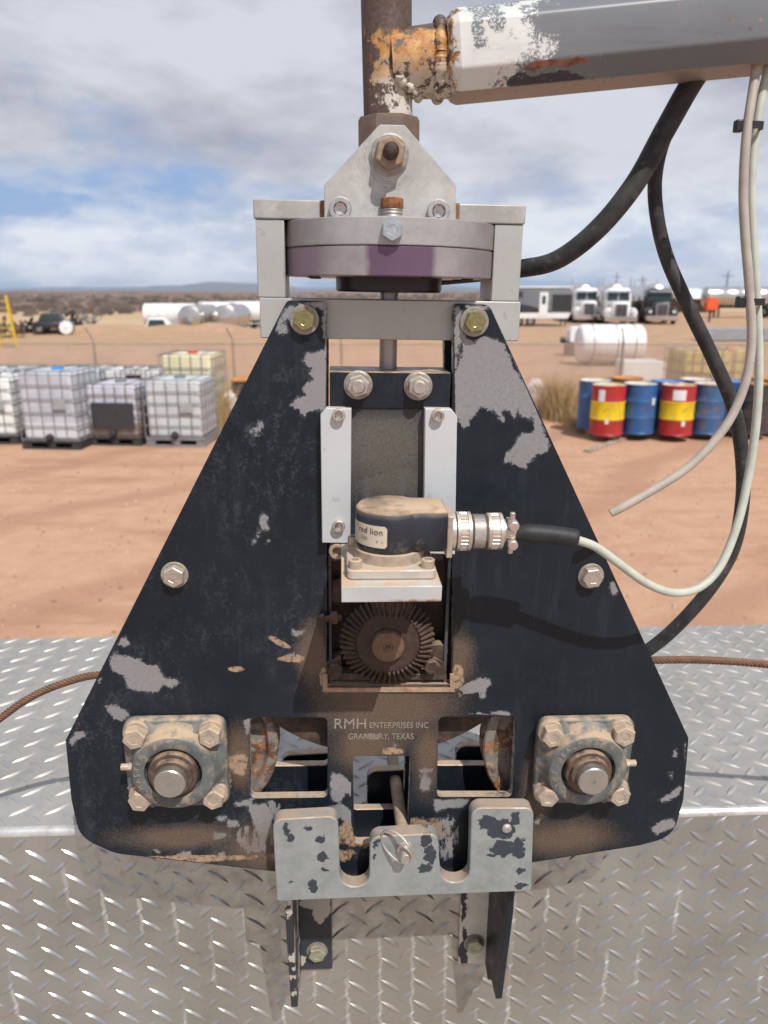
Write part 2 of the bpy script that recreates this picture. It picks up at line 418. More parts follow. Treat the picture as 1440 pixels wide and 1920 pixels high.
def mk_paint(name='black_paint', chips=True):
    s = Mat(name)
    big = s.noise(7, 4, 0.6); mid = s.noise(55, 6, 0.7); fine = s.noise(260, 5, 0.7)
    pt = s.mix(s.mr(big, 0.35, 0.7), (0.0068, 0.0108, 0.0165), (0.0125, 0.0182, 0.0270))
    blot = s.ma('ADD', s.ma('MULTIPLY', s.noise(75, 6, 0.72, vec=s.mapp((1, 1, .5), rot=(0, R(12), 0))), 0.55), s.ma('MULTIPLY', fine, 0.45))
    pt = s.mix(s.ma('MULTIPLY', s.mr(blot, 0.515, 0.56), s.ma('MULTIPLY', s.mr(s.noise(7, 3, 0.5, vec=s.mapp(loc=(3, 0, 1))), 0.42, 0.60), s.mr(s.sepa()[0], .06, -.10, .15, .8))), pt, (0.034, 0.043, 0.055))
    streak = s.noise(60, 4, 0.6, vec=s.mapp((1, 1, 0.12)))
    pt = s.mix(s.ma('MULTIPLY', s.mr(streak, 0.56, 0.76), 0.25), pt, (0.05, 0.06, 0.075))
    speck = s.mr(s.vor(420), 0.0, 0.13, 1.0, 0.0)
    pt = s.mix(s.ma('MULTIPLY', speck, s.mr(s.noise(45, 3), 0.55, 0.62)), pt, (0.22, 0.22, 0.22))
    colr = pt; mf = 0.0
    if chips:
        metc = s.mix(s.mr(s.noise(300, 4), 0.35, 0.7), (0.235, 0.24, 0.255), (0.30, 0.305, 0.32))
        metc = s.mix(s.mr(s.noise(12, 3), 0.4, 0.62), metc, (0.27, 0.26, 0.275))
        at = s.n('ShaderNodeAttribute', attribute_name='wear'); wx, wy, wz = s.sepa(at.outputs['Vector'])
        at2 = s.n('ShaderNodeAttribute', attribute_name='dirt').outputs['Fac']
        jag = s.ma('MULTIPLY', s.ma('SUBTRACT', s.noise(170, 7, 0.8), 0.5), 0.017)
        chip = s.mr(s.ma('ADD', wx, jag), 0.0004, -0.0004)
        chip = s.ma('MULTIPLY', chip, s.mr(s.noise(170, 5, 0.75), 0.31, 0.35))
        sd = s.mr(wy, 1.1, 0.5)
        sn = s.noise(150, 6, 0.75, vec=s.mapp((1, 1, 0.28)))
        chip = s.ma('MAXIMUM', chip, s.mr(s.ma('ADD', s.ma('MULTIPLY', sd, 0.30), sn), 0.76, 0.79))
        rim = s.mr(s.ma('ADD', wx, jag), 0.0022, 0.0004); colr = s.mix(s.ma('MULTIPLY', rim, s.ma('MULTIPLY', s.mr(mid, .42, .58), .8)), colr, (0.085, 0.095, 0.11))
        colr = s.mix(s.ma('MULTIPLY', s.mr(s.noise(130, 6, .8, vec=s.mapp((.2, 1, 1.4), rot=(0, R(55), 0))), .66, .70), .35), colr, (0.12, 0.125, 0.13))
        metc = s.mix(s.mr(s.noise(190, 6, .8), .60, .66), metc, (0.13, 0.125, 0.13))
        colr = s.mix(chip, colr, metc); mf = s.ma('MULTIPLY', chip, 0.30)
        w3 = s.ma('ADD', wz, s.ma('MULTIPLY', s.ma('SUBTRACT', s.noise(16, 5, .6), .5), .9))
        dd = s.mr(w3, 1.2, 0.35)
        dn = s.mr(s.ma('ADD', s.ma('MULTIPLY', s.noise(420, 5, 0.8), 0.75), s.ma('MULTIPLY', dd, 0.33)), 0.46, 0.80)
        dn = s.ma('MULTIPLY', dn, s.mr(dd, 0.0, 0.3))
        colr = s.mix(s.ma('MULTIPLY', dn, 0.8), colr, (0.175, 0.12, 0.082))
        td = s.mr(s.ma('ADD', at2, s.ma('MULTIPLY', s.ma('SUBTRACT', s.noise(60, 6, .7), .5), 1.6)), 1.0, 0.8)
        colr = s.mix(s.ma('MULTIPLY', td, s.mr(s.noise(180, 5, 0.7), 0.36, 0.52)), colr, (0.34, 0.235, 0.155))
    colr, df = dusty(s, colr, 0.95, 0.4, 0.8)
    hgt = fine
    if chips: hgt = s.ma('SUBTRACT', s.ma('MULTIPLY', fine, 0.25), chip)
    s.bump(hgt, 0.35, 0.0004)
    ro = s.fmix(s.mr(mid, 0.4, 0.6), 0.34, 0.5)
    return s.fin(colr, ro, mf, 0.28)
M_paint = mk_paint(); M_black = mk_paint('black_paint_plain', False)
def mk_edge():
    s = Mat('worn_edge')
    f = s.mr(s.noise(110, 6, 0.75), 0.44, 0.50)
    c = s.mix(f, (0.016, 0.020, 0.028), (0.42, 0.41, 0.41))
    c, d = dusty(s, c, 1.0, 0.35, 0.7, 30)
    return s.fin(c, 0.55, s.ma('MULTIPLY', f, 0.3))
M_edge = mk_edge()
M_alu = metal('cast_aluminium', (0.40, 0.40, 0.385), 0.5, 0.3, 0.2, 45, dust=0.15, stain=(0.33, 0.325, 0.31))
M_alu2 = metal('smooth_aluminium', (0.42, 0.43, 0.42), 0.42, 0.35, 0.05, 12)
M_strip = metal('guide_strip', (0.52, 0.55, 0.575), 0.5, 0.25, 0.05, 9, dust=0.5, stain=None)
M_steel = metal('bolt_steel', (0.55, 0.53, 0.50), 0.34, 0.85, 0.15, 200, dust=0.55)
M_steel_d = metal('dusty_bolt_steel', (0.50, 0.44, 0.37), 0.42, 0.65, 0.2, 160, dust=0.95, gen=0.6)
M_yel = metal('yellow_zinc', (0.30, 0.28, 0.13), 0.32, 0.8, 0.2, 200)
M_wash = metal('washer_steel', (0.33, 0.315, 0.29), 0.5, 0.6, 0.2, 200, dust=0.5, stain=(0.28, 0.2, 0.13))
M_dark = simple('dark_rubber', (0.018, 0.018, 0.02), 0.55, 0, 0.3, 60)
M_brown = metal('rusty_brown', (0.050, 0.032, 0.025), 0.75, 0.15, 0.5, 120, dust=0.4, gen=0.2, bump=0.5, stain=(0.095, 0.055, 0.034))
M_gear = metal('gear_rust', (0.060, 0.036, 0.028), 0.65, 0.3, 0.4, 150, dust=0.25, gen=0.10, bump=0.4, stain=(0.055, 0.036, 0.03))
M_greyp = metal('bearing_grey_paint', (0.105, 0.12, 0.12), 0.55, 0.1, 0.3, 50, dust=0.9, gen=0.75, bump=0.2)

# ================================================================== the measuring head
head = thing('measuring_head', 'chipped black A-shaped cable head with gear and flange bearings hanging from the boom', 'measuring head', M=HEAD.M)
# ---- front and rear plates
def slotplate():
    o = [(*H2(539, 563), 0.006), (*H2(613, 565), 0.004), (*H2(613, 1283), 0.003), (*H2(848, 1283), 0.003), (*H2(850, 569), 0.005), (*H2(917, 571), 0.010),
         (*H2(1291, 1384), 0.010), (*H2(1281, 1500), 0.02), (*H2(1262, 1568), 0.05), (*H2(1200, 1585), 0.02), (*H2(998, 1617), 0.0), (*H2(830, 1645), 0.0),
         (*H2(690, 1650), 0.0), (*H2(515, 1634), 0.0), (*H2(215, 1600), 0.05), (*H2(150, 1570), 0.035), (*H2(134, 1500), 0.03), (*H2(123, 1388), 0.006), (*H2(531, 577), 0.004)]
    outer = rnd(o, 0.004)
    def win(pts, r): return rnd([H2(*p) for p in pts], r)
    holes = [win([(468, 1345), (614, 1345), (614, 1495), (470, 1497)], 0.006), win([(822, 1344), (968, 1343), (960, 1494), (819, 1494)], 0.006),
             win([(662, 1418), (770, 1417), (764, 1580), (664, 1582)], 0.005)]
    return outer, holes
outer, holes = slotplate()
def dense_plate(outer, holes, t, bev, step):
    from mathutils.geometry import delaunay_2d_cdt
    def area(l): return sum(l[i-1][0]*l[i][1] - l[i][0]*l[i-1][1] for i in range(len(l))) / 2
    loops = [outer if area(outer) > 0 else outer[::-1]] + [h if area(h) < 0 else h[::-1] for h in holes]
    def ins_(x, z):
        c = np.zeros(x.shape, bool)
        for l in loops:
            P = np.array(l); Q = np.roll(P, -1, 0)
            for p, q in zip(P, Q):
                if p[1] != q[1]: c ^= ((p[1] > z) != (q[1] > z)) & (x < p[0] + (z - p[1]) * (q[0] - p[0]) / (q[1] - p[1]))
        return c
    def near(x, z):
        d = np.full(x.shape, 9.0)
        for l in loops:
            P = np.array(l); Q = np.roll(P, -1, 0)
            for p, q in zip(P, Q):
                e = q - p; t_ = np.clip(((x - p[0]) * e[0] + (z - p[1]) * e[1]) / (e @ e + 1e-12), 0, 1)
                d = np.minimum(d, np.hypot(x - p[0] - t_ * e[0], z - p[1] - t_ * e[1]))
        return d
    X = np.array(loops[0]); gx, gz = np.meshgrid(np.arange(X[:, 0].min(), X[:, 0].max(), step), np.arange(X[:, 1].min(), X[:, 1].max(), step))
    gx = gx.ravel(); gz = gz.ravel(); m = ins_(gx, gz); gx, gz = gx[m], gz[m]; m = near(gx, gz) > step * .5; gx, gz = gx[m], gz[m]
    co = []; ed = []
    for l in loops:
        k = len(co); co += [Vector(p) for p in l]; ed += [(k + i, k + (i + 1) % len(l)) for i in range(len(l))]
    nb_ = len(co); co += [Vector((a, b_)) for a, b_ in zip(gx, gz)]
    r = delaunay_2d_cdt(co, ed, [], 0, 1e-7, False)
    V = np.array([tuple(p) for p in r[0]]); T = np.array([f for f in r[2] if len(f) == 3])
    C = V[T].mean(1); T = T[ins_(C[:, 0], C[:, 1])]
    g = MB(); A = V[T[:, 1]] - V[T[:, 0]]; B_ = V[T[:, 2]] - V[T[:, 0]]; fl = (A[:, 0] * B_[:, 1] - A[:, 1] * B_[:, 0]) < 0
    T[fl] = T[fl][:, ::-1]
    g.add([(x, 0.0, z) for x, z in V], [tuple(int(i) for i in f) for f in T])
    nf = len(V); g.plate(outer, holes, 0.0012, t, bev, edge_mat=1)
    g.cur = 1
    o = len(g.v); vs = [(p[0], 0.0, p[1]) for l in loops for p in l] + [(p[0], 0.0012 + bev, p[1]) for l in loops for p in l]
    n = len(vs) // 2; fs = []; k0 = 0
    for l in loops:
        for i in range(len(l)):
            a, b_ = k0 + i, k0 + (i + 1) % len(l); fs.append((a, a + n, b_ + n, b_))
        k0 += len(l)
    g.add(vs, fs); g.cur = 0
    return g, V, nf
g, V, nf = dense_plate(outer, holes, 0.012, 0.0007, 0.0030)
fp = g.build('front_plate', [M_paint, M_edge], head)
if len(fp.data.vertices) != len(g.v): print('VERTS CHANGED')
c1_, c2_, c3_, c4_ = wear_fields(V[:, 0], V[:, 1])
at = fp.data.attributes.new('wear', 'FLOAT_VECTOR', 'POINT'); arr = np.full((len(fp.data.vertices), 3), 9.0); arr[:nf, 0] = c1_; arr[:nf, 1] = c2_; arr[:nf, 2] = c3_
at.data.foreach_set('vector', arr.ravel())
at = fp.data.attributes.new('dirt', 'FLOAT', 'POINT'); arr = np.full(len(fp.data.vertices), 9.0); arr[:nf] = c4_; at.data.foreach_set('value', arr)
MB().plate([(x * 0.985, z) for x, z in outer], holes, 0.062, 0.073, 0.0007, edge_mat=1).build('rear_plate', [M_black, M_edge], head)
# ---- lettering
def text_mesh(s, size, spacing=1.0, ext=0.0):
    cu = bpy.data.curves.new('t', 'FONT'); cu.body = s; cu.size = size; cu.space_character = spacing; cu.extrude = ext
    ob = bpy.data.objects.new('t', cu); col.objects.link(ob)
    dg = bpy.context.evaluated_depsgraph_get(); me = bpy.data.meshes.new_from_object(ob.evaluated_get(dg))
    bpy.data.objects.remove(ob); return me
def text(name, s, size, M, mat, parent, width=None, spacing=1.0, ext=0.0002):
    me = text_mesh(s, size, spacing, ext)
    xs = [v.co.x for v in me.vertices]
    k = (width / (max(xs) - min(xs))) if width else 1.0
    x0 = min(xs)
    for v in me.vertices: v.co = M @ Vector(((v.co.x - x0) * k, -v.co.z, v.co.y))
    me.materials.clear(); me.materials.append(mat); o = bpy.data.objects.new(name, me); col.objects.link(o)
    if parent: o.parent = parent
    return o
M_letter = simple('engraved_letter', (0.27, 0.245, 0.215), 0.6, 0.2, 0.3, 300)
def ltext(s, u0, u1, v, hpx):
    a = H(u0, v, -0.0004); b = H(u1, v, -0.0004); c = H(u0, v - hpx, -0.0004)
    text('lettering', s, (c.z - a.z) / 0.70, Matrix.Translation(a) @ Matrix.Rotation(math.atan2(-(b.z - a.z), b.x - a.x) * 1, 4, 'Y'), M_letter, head, (b - a).length)
ltext('RMH', 627, 686, 1366, 19); ltext('ENTERPRISES INC', 693, 803, 1365, 11); ltext('GRANBURY, TEXAS', 653, 775, 1386, 11)

# ---- yoke: cross beam, posts, top bar, apex plate
def rect(u0, v0, u1, v1, d): a = H(u0, v0, d); b = H(u1, v1, d); return a.x, b.x, b.z, a.z
x0, x1, z0, z1 = rect(486, 558, 972, 640, 0.0125)
MB().bb(x0, x1, 0.0125, 0.061, z0, z1).build('cross_beam', M_alu2, head, bev=0.0012)
xb0, xb1 = x0, x1; zb = z1
x0, x1, z0, z1 = rect(474, 372, 985, 421, 0.0125)
MB().bb(x0, x1, 0.0125, 0.080, z0, z1).build('top_bar', M_alu, head, bev=0.0015)
zt = z0
for (a, b) in ((481, 534), (925, 978)):
    p, q = H(a, 480, 0.014).x, H(b, 480, 0.014).x
    MB().bb(p, q, 0.014, 0.078, zb + 0.0003, zt - 0.0003).build('post', M_alu2, head, bev=0.001)
ap = rnd([(*H2(712, 233), 0.004), (*H2(759, 234), 0.004), (*H2(855, 346), 0.003), (*H2(855, 432), 0.0), (*H2(608, 428), 0.0), (*H2(608, 346), 0.003)], 0.002)
def mk_apex():
    s = Mat('apex_scratched'); p = H(733, 283, 0)
    n = s.noise(38, 7, .7); c = s.mix(s.mr(n, .35, .65), (0.36, 0.36, 0.345), (0.50, 0.50, 0.485))
    c = s.mix(s.mr(s.noise(300, 5, .8), .60, .68), c, (0.26, 0.25, 0.24))
    v = s.n('ShaderNodeVectorMath', operation='DISTANCE'); s.set(v.inputs[0], s.warp(.006, 25, 3)); v.inputs[1].default_value = (p.x, 0, p.z - .006)
    r = v.outputs['Value']; x, y, z = s.sepa()
    cv = s.n('ShaderNodeCombineXYZ'); s.set(cv.inputs[0], s.ma('MULTIPLY', r, 1400)); s.set(cv.inputs[1], s.ma('MULTIPLY', x, 60)); s.set(cv.inputs[2], s.ma('MULTIPLY', z, 60))
    rn = s.noise(1.0, 3, .6, vec=cv.outputs[0])
    k = s.ma('MULTIPLY', s.mr(rn, .56, .62), s.ma('MULTIPLY', s.mr(r, .016, .019), s.mr(r, .036, .026)))
    k = s.ma('MULTIPLY', k, s.mr(s.ma('ADD', x, z), p.x + p.z + .012, p.x + p.z - .006))
    c = s.mix(s.ma('MULTIPLY', k, .8), c, (0.17, 0.17, 0.17))
    c = s.mix(s.ma('MULTIPLY', s.mr(s.noise(90, 5, .8, vec=s.mapp((.15, 1, 1.6), rot=(0, R(40), 0))), .63, .68), .5), c, (0.62, 0.62, 0.61))
    s.bump(s.ma('SUBTRACT', n, k), .15, .0004)
    return s.fin(c, .45, .3)
MB().plate(ap, [], 0.0005, 0.012, 0.0008).build('apex_plate', mk_apex(), head)
MB().plate(ap, [], 0.074, 0.086, 0.0008).build('apex_plate', M_alu, head)
# dark gaps with rust line where apex plate meets bar
M_rustline = simple('rust_streak', (0.20, 0.10, 0.05), 0.8, 0, 0.4, 200)
for u in (604, 858):
    a = H(u, 372 if u < 700 else 377, 0.0120); b = H(u, 408 if u < 700 else 420, 0.0120)
    MB().bb(a.x - 0.0022, a.x + 0.0022, 0.0115, 0.013, b.z, a.z - 0.002).build('rust_seam', M_rustline, head)
# ---- swivel disc
DC = Vector((H(730, 470, 0.05).x, 0.05, 0)); RR = wpx(389, 470, 0.80) / 2
zd0 = H(535, 518, 0.05).z; zd2 = H(535, 420, 0.05).z; zd1 = zd0 + (zd2 - zd0) * 0.52
def mk_disc(name, purple):
    s = Mat(name); lo_, hi_ = ((0.30, 0.27, 0.285), (0.40, 0.375, 0.385)) if purple else ((0.36, 0.35, 0.355), (0.47, 0.46, 0.46))
    x, y, z = s.sepa()
    f = s.noise(30, 6, 0.65); c = s.mix(s.mr(f, 0.35, 0.7), lo_, hi_)
    c = s.mix(s.ma('MULTIPLY', s.mr(s.noise(300, 5, 0.7), 0.55, 0.7), 0.3), c, (0.20, 0.17, 0.19))
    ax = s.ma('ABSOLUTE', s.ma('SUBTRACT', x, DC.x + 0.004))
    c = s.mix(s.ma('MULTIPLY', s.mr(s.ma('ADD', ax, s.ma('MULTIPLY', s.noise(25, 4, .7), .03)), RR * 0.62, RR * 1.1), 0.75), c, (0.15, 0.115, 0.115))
    if purple:
        p = s.mr(s.ma('ADD', ax, s.ma('MULTIPLY', s.ma('SUBTRACT', s.noise(60, 3), 0.5), 0.006)), 0.033, 0.027)
        c = s.mix(s.ma('MULTIPLY', p, 0.85), c, (0.115, 0.055, 0.12))
        p2 = s.mr(s.ma('ABSOLUTE', s.ma('SUBTRACT', x, DC.x - 0.083)), 0.022, 0.010)
        c = s.mix(s.ma('MULTIPLY', p2, 0.5), c, (0.17, 0.10, 0.17))
    s.bump(s.noise(250, 3, vec=s.mapp((0.1, 0.1, 3))), 0.06, 0.0005)
    return s.fin(c, 0.38, 0.45)
M_d1 = mk_disc('disc_anodised', False); M_d2 = mk_disc('disc_anodised_purple', True)
b = 0.0008
def disc(z0, z1, r, mat, nm):
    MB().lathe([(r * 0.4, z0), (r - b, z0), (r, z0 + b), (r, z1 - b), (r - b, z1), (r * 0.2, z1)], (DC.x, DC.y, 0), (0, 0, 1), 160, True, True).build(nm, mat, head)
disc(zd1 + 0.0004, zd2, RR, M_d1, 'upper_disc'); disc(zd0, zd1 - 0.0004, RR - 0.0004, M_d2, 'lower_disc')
MB().lathe([(RR*0.985, zd1 - 0.001), (RR*0.985, zd1 + 0.001)], (DC.x, DC.y, 0), (0, 0, 1), 80).build('disc_seam', M_dark, head)
for k in range(8):
    a = 2 * PI * (k + 0.5) / 8
    MB().lathe([(0.006, 0), (0.006, 0.0015), (0.004, 0.0015)], (DC.x + math.cos(a)*RR*0.78, DC.y + math.sin(a)*RR*0.78, zd0), (0, 0, -1), 16, True, True).build('disc_screw', M_dark, head)
rh = wpx(198, 530, 0.80) / 2; zh = H(727, 548, 0.0).z
MB().lathe([(rh * 0.9, zd0 + .001), (rh, zd0), (rh, zh + .002), (rh - .002, zh), (rh * 0.25, zh - 0.0005)], (DC.x, DC.y, 0), (0, 0, 1), 96, True, True).build('hub', simple('hub_black', (0.012, 0.012, 0.014), 0.35, 0, .3, 60), head)
MB().cyl((DC.x, 0.04, H(727, 700, 0.04).z), (DC.x, 0.04, zh), 0.0092, 32).build('shaft', metal('shaft_steel', (0.36, 0.34, 0.33), 0.35, 0.8, brushed=(4, 4, 0.3)), head)
# threaded stud and front bolt of the disc
c = H(735, 398, -0.004)
sb = MB(); pr = []
for k in range(5): z = -0.010 + k * 0.003; pr += [(0.0100, z), (0.0092, z + 0.0015)]
sb.lathe(pr, c, (0, 0, 1), 28, False, True).build('threaded_stud', metal('stud_rust', (0.34, 0.33, 0.31), .5, .6, stain=None, gen=.2, dust=.2), head)
sb = MB(); sb.lathe([(0.0104, 0), (0.0106, 0.003), (0.0104, 0.0080), (0.009, 0.0088)], c + Vector((0, 0, 0.0035)), (0, 0, 1), 18, True, True)
sb.build('rusty_cap', simple('cap_rust', (0.24, 0.085, 0.035), 0.85, 0.0, 0.6, 220, 0.8), head)

def bolt(name, u, v, d, r, h, wr=0, wt=0.002, mat=None, wmat=None, rot=0.0, ax=(0, -1, 0), marks=None, parent=None, pos=None, wtilt=None):
    """hex bolt whose seat is at depth d; (u,v) is the centre of the head face in the photo"""
    p = pos if pos else H(u, v, d - wt * (wr > 0) - h); p = Vector((p.x, d, p.z)) if pos is None else Vector(pos)
    par = parent or head
    hd = MB(); A = Vector(ax)
    base = p + A * (wt if wr else 0)
    hd.hexa(base, A, r, h, rot, 0.04)
    if marks:
        for k in range(6):
            a = rot + PI/6 + k * PI / 3; q = base + A * (h + 0.0001)
            e1 = Vector((math.cos(a), 0, math.sin(a)))
            m = Matrix.Translation(q) @ Matrix((e1, A, e1.cross(A))).transposed().to_4x4()
            hd.box((r * 0.62, 0, 0), (r * 0.42, 0.0006, 0.0007), m)
    o = hd.build(name, mat or M_steel, par)
    if wr:
        wb = MB().lathe([(r * 0.5, 0), (wr - 0.0003, 0), (wr, 0.0004), (wr, wt - 0.0005), (wr - 0.0005, wt), (r * 0.5, wt)], p, A, 40)
        w_ = wb.build('washer', wmat or M_wash, o if par == head else par)
    return o
bolt('bolt', 570, 600, 0, 0.0108, 0.007, 0.0142, 0.0024, M_yel, M_wash, 0.35, marks=True)
bolt('bolt', 892, 604, 0, 0.0108, 0.007, 0.0142, 0.0024, M_yel, M_wash, 0.15, marks=True)
bolt('bolt', 324, 1084, 0, 0.0118, 0.008, 0.0144, 0.0026, M_steel, M_wash, 0.5)
bolt('bolt', 1113, 1086, 0, 0.0118, 0.008, 0.0144, 0.0026, M_steel, M_wash, 0.1)
bolt('bolt', 736, 431, DC.y - RR, 0.0098, 0.008, 0, 0, metal('blue_zinc', (0.42, 0.47, 0.50), .4, .7, scale=200), None, 0.5)
# apex nut with rusty stud
p = H(733, 283, -0.02); p.y = 0.0005
MB().lathe([(.006, 0), (.0178, 0), (.0180, .0026), (.0165, .003), (.0162, .005), (.008, .0052)], p, (0, -1, 0), 44).build('washer', M_wash, head)
MB().hexa(p + Vector((0, -.005, 0)), (0, -1, 0), .0145, .010, 0.4).build('nut', metal('nut_rusty', (0.30, 0.22, 0.16), .55, .5, .3, 160, dust=.5, gen=.2), head)
sb = MB(); pr = [(.0072 - .0006 * (k % 2), .013 + k * .0009) for k in range(14)] + [(.0055, .0262), (.003, .0272)]
sb.lathe(pr, p, (0, -1, 0), 26, False, True).build('stud', simple('stud_dark', (0.05, 0.028, 0.022), .6, .3, .5, 300, .3), head)

def caps(u, v, d, r=0.0092, h=0.010, mat=None):
    """socket head cap screw"""
    q = H(u, v, d - h); p = Vector((q.x, d, q.z)); m = mat or M_steel
    s_ = MB().lathe([(r, 0), (r, h - .0008), (r - .0008, h), (r * .62, h), (r * .58, h - .0004)], p, (0, -1, 0), 36)
    s_.lathe([(r * .58, h - .0004), (r * .56, h * .4), (0.0005, h * .3)], p, (0, -1, 0), 6)
    return s_.build('cap_screw', m, head)
caps(638, 391, 0.0005, 0.0105, 0.008); caps(823, 396, 0.0005, 0.0105, 0.008)

# ---- sliding carriage
def mk_carriage():
    s = Mat('carriage_dusty'); x, y, z = s.sepa()
    zt_ = H(727, 770, 0).z; zm = H(727, 900, 0).z
    base = s.mix(s.mr(s.noise(20, 4), .4, .6), (0.014, 0.019, 0.028), (0.024, 0.03, 0.042))
    n = s.noise(420, 6, .8); band = s.blobs(s.warp(.03, 20, 4), [(H(727, 815, 0).x, H(727, 835, 0).z, .075, .06), (H(740, 900, 0).x, H(740, 900, 0).z, .06, .035)])
    f = s.ma('ADD', s.ma('MULTIPLY', n, 0.9), s.mr(band, 1.2, .3, 0, .35))
    f = s.ma('MULTIPLY', s.mr(f, .50, 1.12), s.mr(z, zt_ + .004, zt_ - .01))
    c = s.mix(f, base, (0.17, 0.145, 0.11))
    st = s.ma('MULTIPLY', s.mr(s.noise(110, 3, .5, vec=s.mapp((1, 1, .03))), .56, .64), s.mr(z, H(727, 880, 0).z, H(727, 905, 0).z)); c = s.mix(s.ma('MULTIPLY', st, .4), c, (0.10, 0.11, 0.12))
    c, d = dusty(s, c, .9)
    return s.fin(c, .55, 0)
M_car = mk_carriage()
x0, x1, z0, z1 = rect(618, 697, 843, 767, -0.001)
MB().bb(x0, x1, -0.001, 0.058, z0, z1).build('carriage_block', [M_black], head, bev=0.0008)
zz = H(727, 1050, 0.003).z
MB().bb(x0 + .0003, x1 - .0003, 0.0004, 0.02, zz, z0 - .0003).build('carriage_plate', M_car, head, bev=0.0006)
# bare metal upper lip behind the block
# big nuts on studs
for u, v in ((672, 724), (786, 726)):
    p = H(u, v, -0.012); p.y = -0.001
    MB().lathe([(.006, 0), (.0138, 0), (.0144, .001), (.0142, .0025), (.0126, .0032), (.0122, .0055), (.007, .0057)], p, (0, -1, 0), 44).build('washer', M_wash, head)
    MB().hexa(p + Vector((0, -.0055, 0)), (0, -1, 0), .0113, .0068, 0.3 + .2 * (u > 700)).build('nut', M_steel, head)
    MB().lathe([(.0068, .010), (.0068, .0165), (.0056, .0178)], p, (0, -1, 0), 30, False, True).build('stud', M_steel, head)
# ---- guide strips
def strip(pts, d0, d1):
    MB().plate([HEAD.p2(u, v, d0) for u, v in pts], [], d0, d1, 0.0008).build('guide_strip', M_strip, head)
strip([(612, 765), (659, 766), (657, 1019), (604, 1018), (601, 778)], -0.0125, -0.0002)
strip([(797, 766), (846, 767), (857, 780), (853, 1040), (794, 1038)], -0.0125, -0.0002)
for u, v in ((635, 779), (822, 780), (635, 988)): caps(u, v, -0.0125, 0.0064, 0.0065)
# ---- gear cavity
x0, x1, z0, z1 = rect(614, 1045, 846, 1282, 0.02)
MB().bb(x0 - .002, x1 + .002, 0.024, 0.034, H(727, 1290, .024).z, zz + .02).build('gear_case_back', M_brown, head, bev=.0005)
# raised lip round the opening and its tan caked rim
M_tan = simple('caked_dirt', (0.33, 0.22, 0.145), 0.95, 0, 0.3, 90, 0.6)
lip = MB().plate(rnd([H2(605, 1262), H2(605, 1296), H2(852, 1296), H2(850, 1262), H2(843, 1262), H2(843, 1288), H2(614, 1288), H2(614, 1262)], 0.0006, 2), [], -0.0025, -0.0001, .0004)
lip.build('caked_lip', M_tan, head)
for a, b_ in ((616, 622), (838, 844)):
    p, q = H(a, 1100, 0.001).x, H(b_, 1100, 0.001).x
    sl = MB().bb(p, q, 0.0012, 0.022, H(727, 1278, .001).z, H(727, 1042, .001).z)
    sl.build('gear_case_side', M_car, head, bev=.0004)
lb = MB().plate(rnd([H2(608, 1245), H2(640, 1232), H2(640, 1265), H2(812, 1265), H2(812, 1232), H2(836, 1245), H2(838, 1276), H2(608, 1276)], 0.001, 3), [], 0.001, 0.02, .0006)
lb.build('gear_case_foot', M_brown, head)
caps(632, 1035, -0.001, 0.0085, 0.011, metal('cap_screw_dusty', (.33, .25, .19), .6, .4, .2, 150, dust=.9, gen=.5))
bolt('bolt', 810, 1253, -0.001, 0.0090, 0.008, 0.0, 0, M_brown, None, 0.2); bolt('bolt', 628, 1258, 0.001, 0.0088, 0.006, 0.0, 0, M_brown, None, 0.2)
# small grease fitting sticking out of the case, left of the gear
p = H(640, 1158, -0.004)
g = MB(); g.cyl(p, p + Vector((-.020, -.001, -.001)), .0035, 12); g.lathe([(.0065, -.004), (.007, 0), (.0065, .004)], p + Vector((-.008, 0, 0)), (-1, 0, 0), 6, True, True)
g.lathe([(.0045, 0), (.0055, .002), (.003, .006)], p + Vector((-.018, 0, 0)), (-1, 0, 0), 12, True, True); g.build('grease_fitting', M_brown, head)
MB().lathe([(.012, 0), (.014, .004), (.012, .01)], H(636, 1105, .015), (0, -1, 0), 16, True, True).build('case_boss', M_brown, head); g = MB()
g.lathe([(.010, 0), (.012, .004), (.010, .012)], H(820, 1215, .015), (0, -1, 0), 16, True, True); g.build('case_boss', M_brown, head)
# ---- bevel gear
gc = H(727, 1207, -0.012); ro = wpx(86, 1207, .735); ri = ro * 0.70
ge = MB()
NT = 46
ge.lathe([(0.004, .010), (ri * .62, .010), (ri * .64, .0085), (ri * .96, .0085), (ri, .0075), (ro * .985, -.0045), (ro * .90, -.012), (ro * .5, -.014)], (gc.x, -0.004, gc.z), (0, -1, 0), 92, True, True)
for k in range(NT):
    a = 2 * PI * k / NT; da = PI / NT
    e1 = Vector((math.cos(a), 0, math.sin(a))); e2 = Vector((-math.sin(a), 0, math.cos(a))); o = Vector((gc.x, -0.004, gc.z))
    w0, w1 = ri * da * .62, ro * da * .62; t0, t1 = w0 * .45, w1 * .45
    A = Vector((0, -1, 0))
    vs = []
    for rr, hh, ww, tt, th in ((ri, .0070, w0, t0, .0042), (ro, -.0050, w1, t1, .0066)):
        out_ = (e1 * .45 + A * .9)
        vs += [o + e1*rr + A*hh - e2*ww, o + e1*rr + A*hh + e2*ww, o + e1*rr + A*hh + e2*tt + out_*th, o + e1*rr + A*hh - e2*tt + out_*th]
    ge.add(vs, [(0, 1, 2, 3), (4, 7, 6, 5), (0, 3, 7, 4), (1, 5, 6, 2), (3, 2, 6, 7)])
ge.build('bevel_gear', M_gear, head, smooth=25)
g = MB(); g.lathe([(.0175, .0), (.0175, .0065), (.0165, .0075), (.006, .0075), (.0045, .006), (.003, .006), (.001, .003)], (gc.x, -.0135, gc.z), (0, -1, 0), 36, True, True)
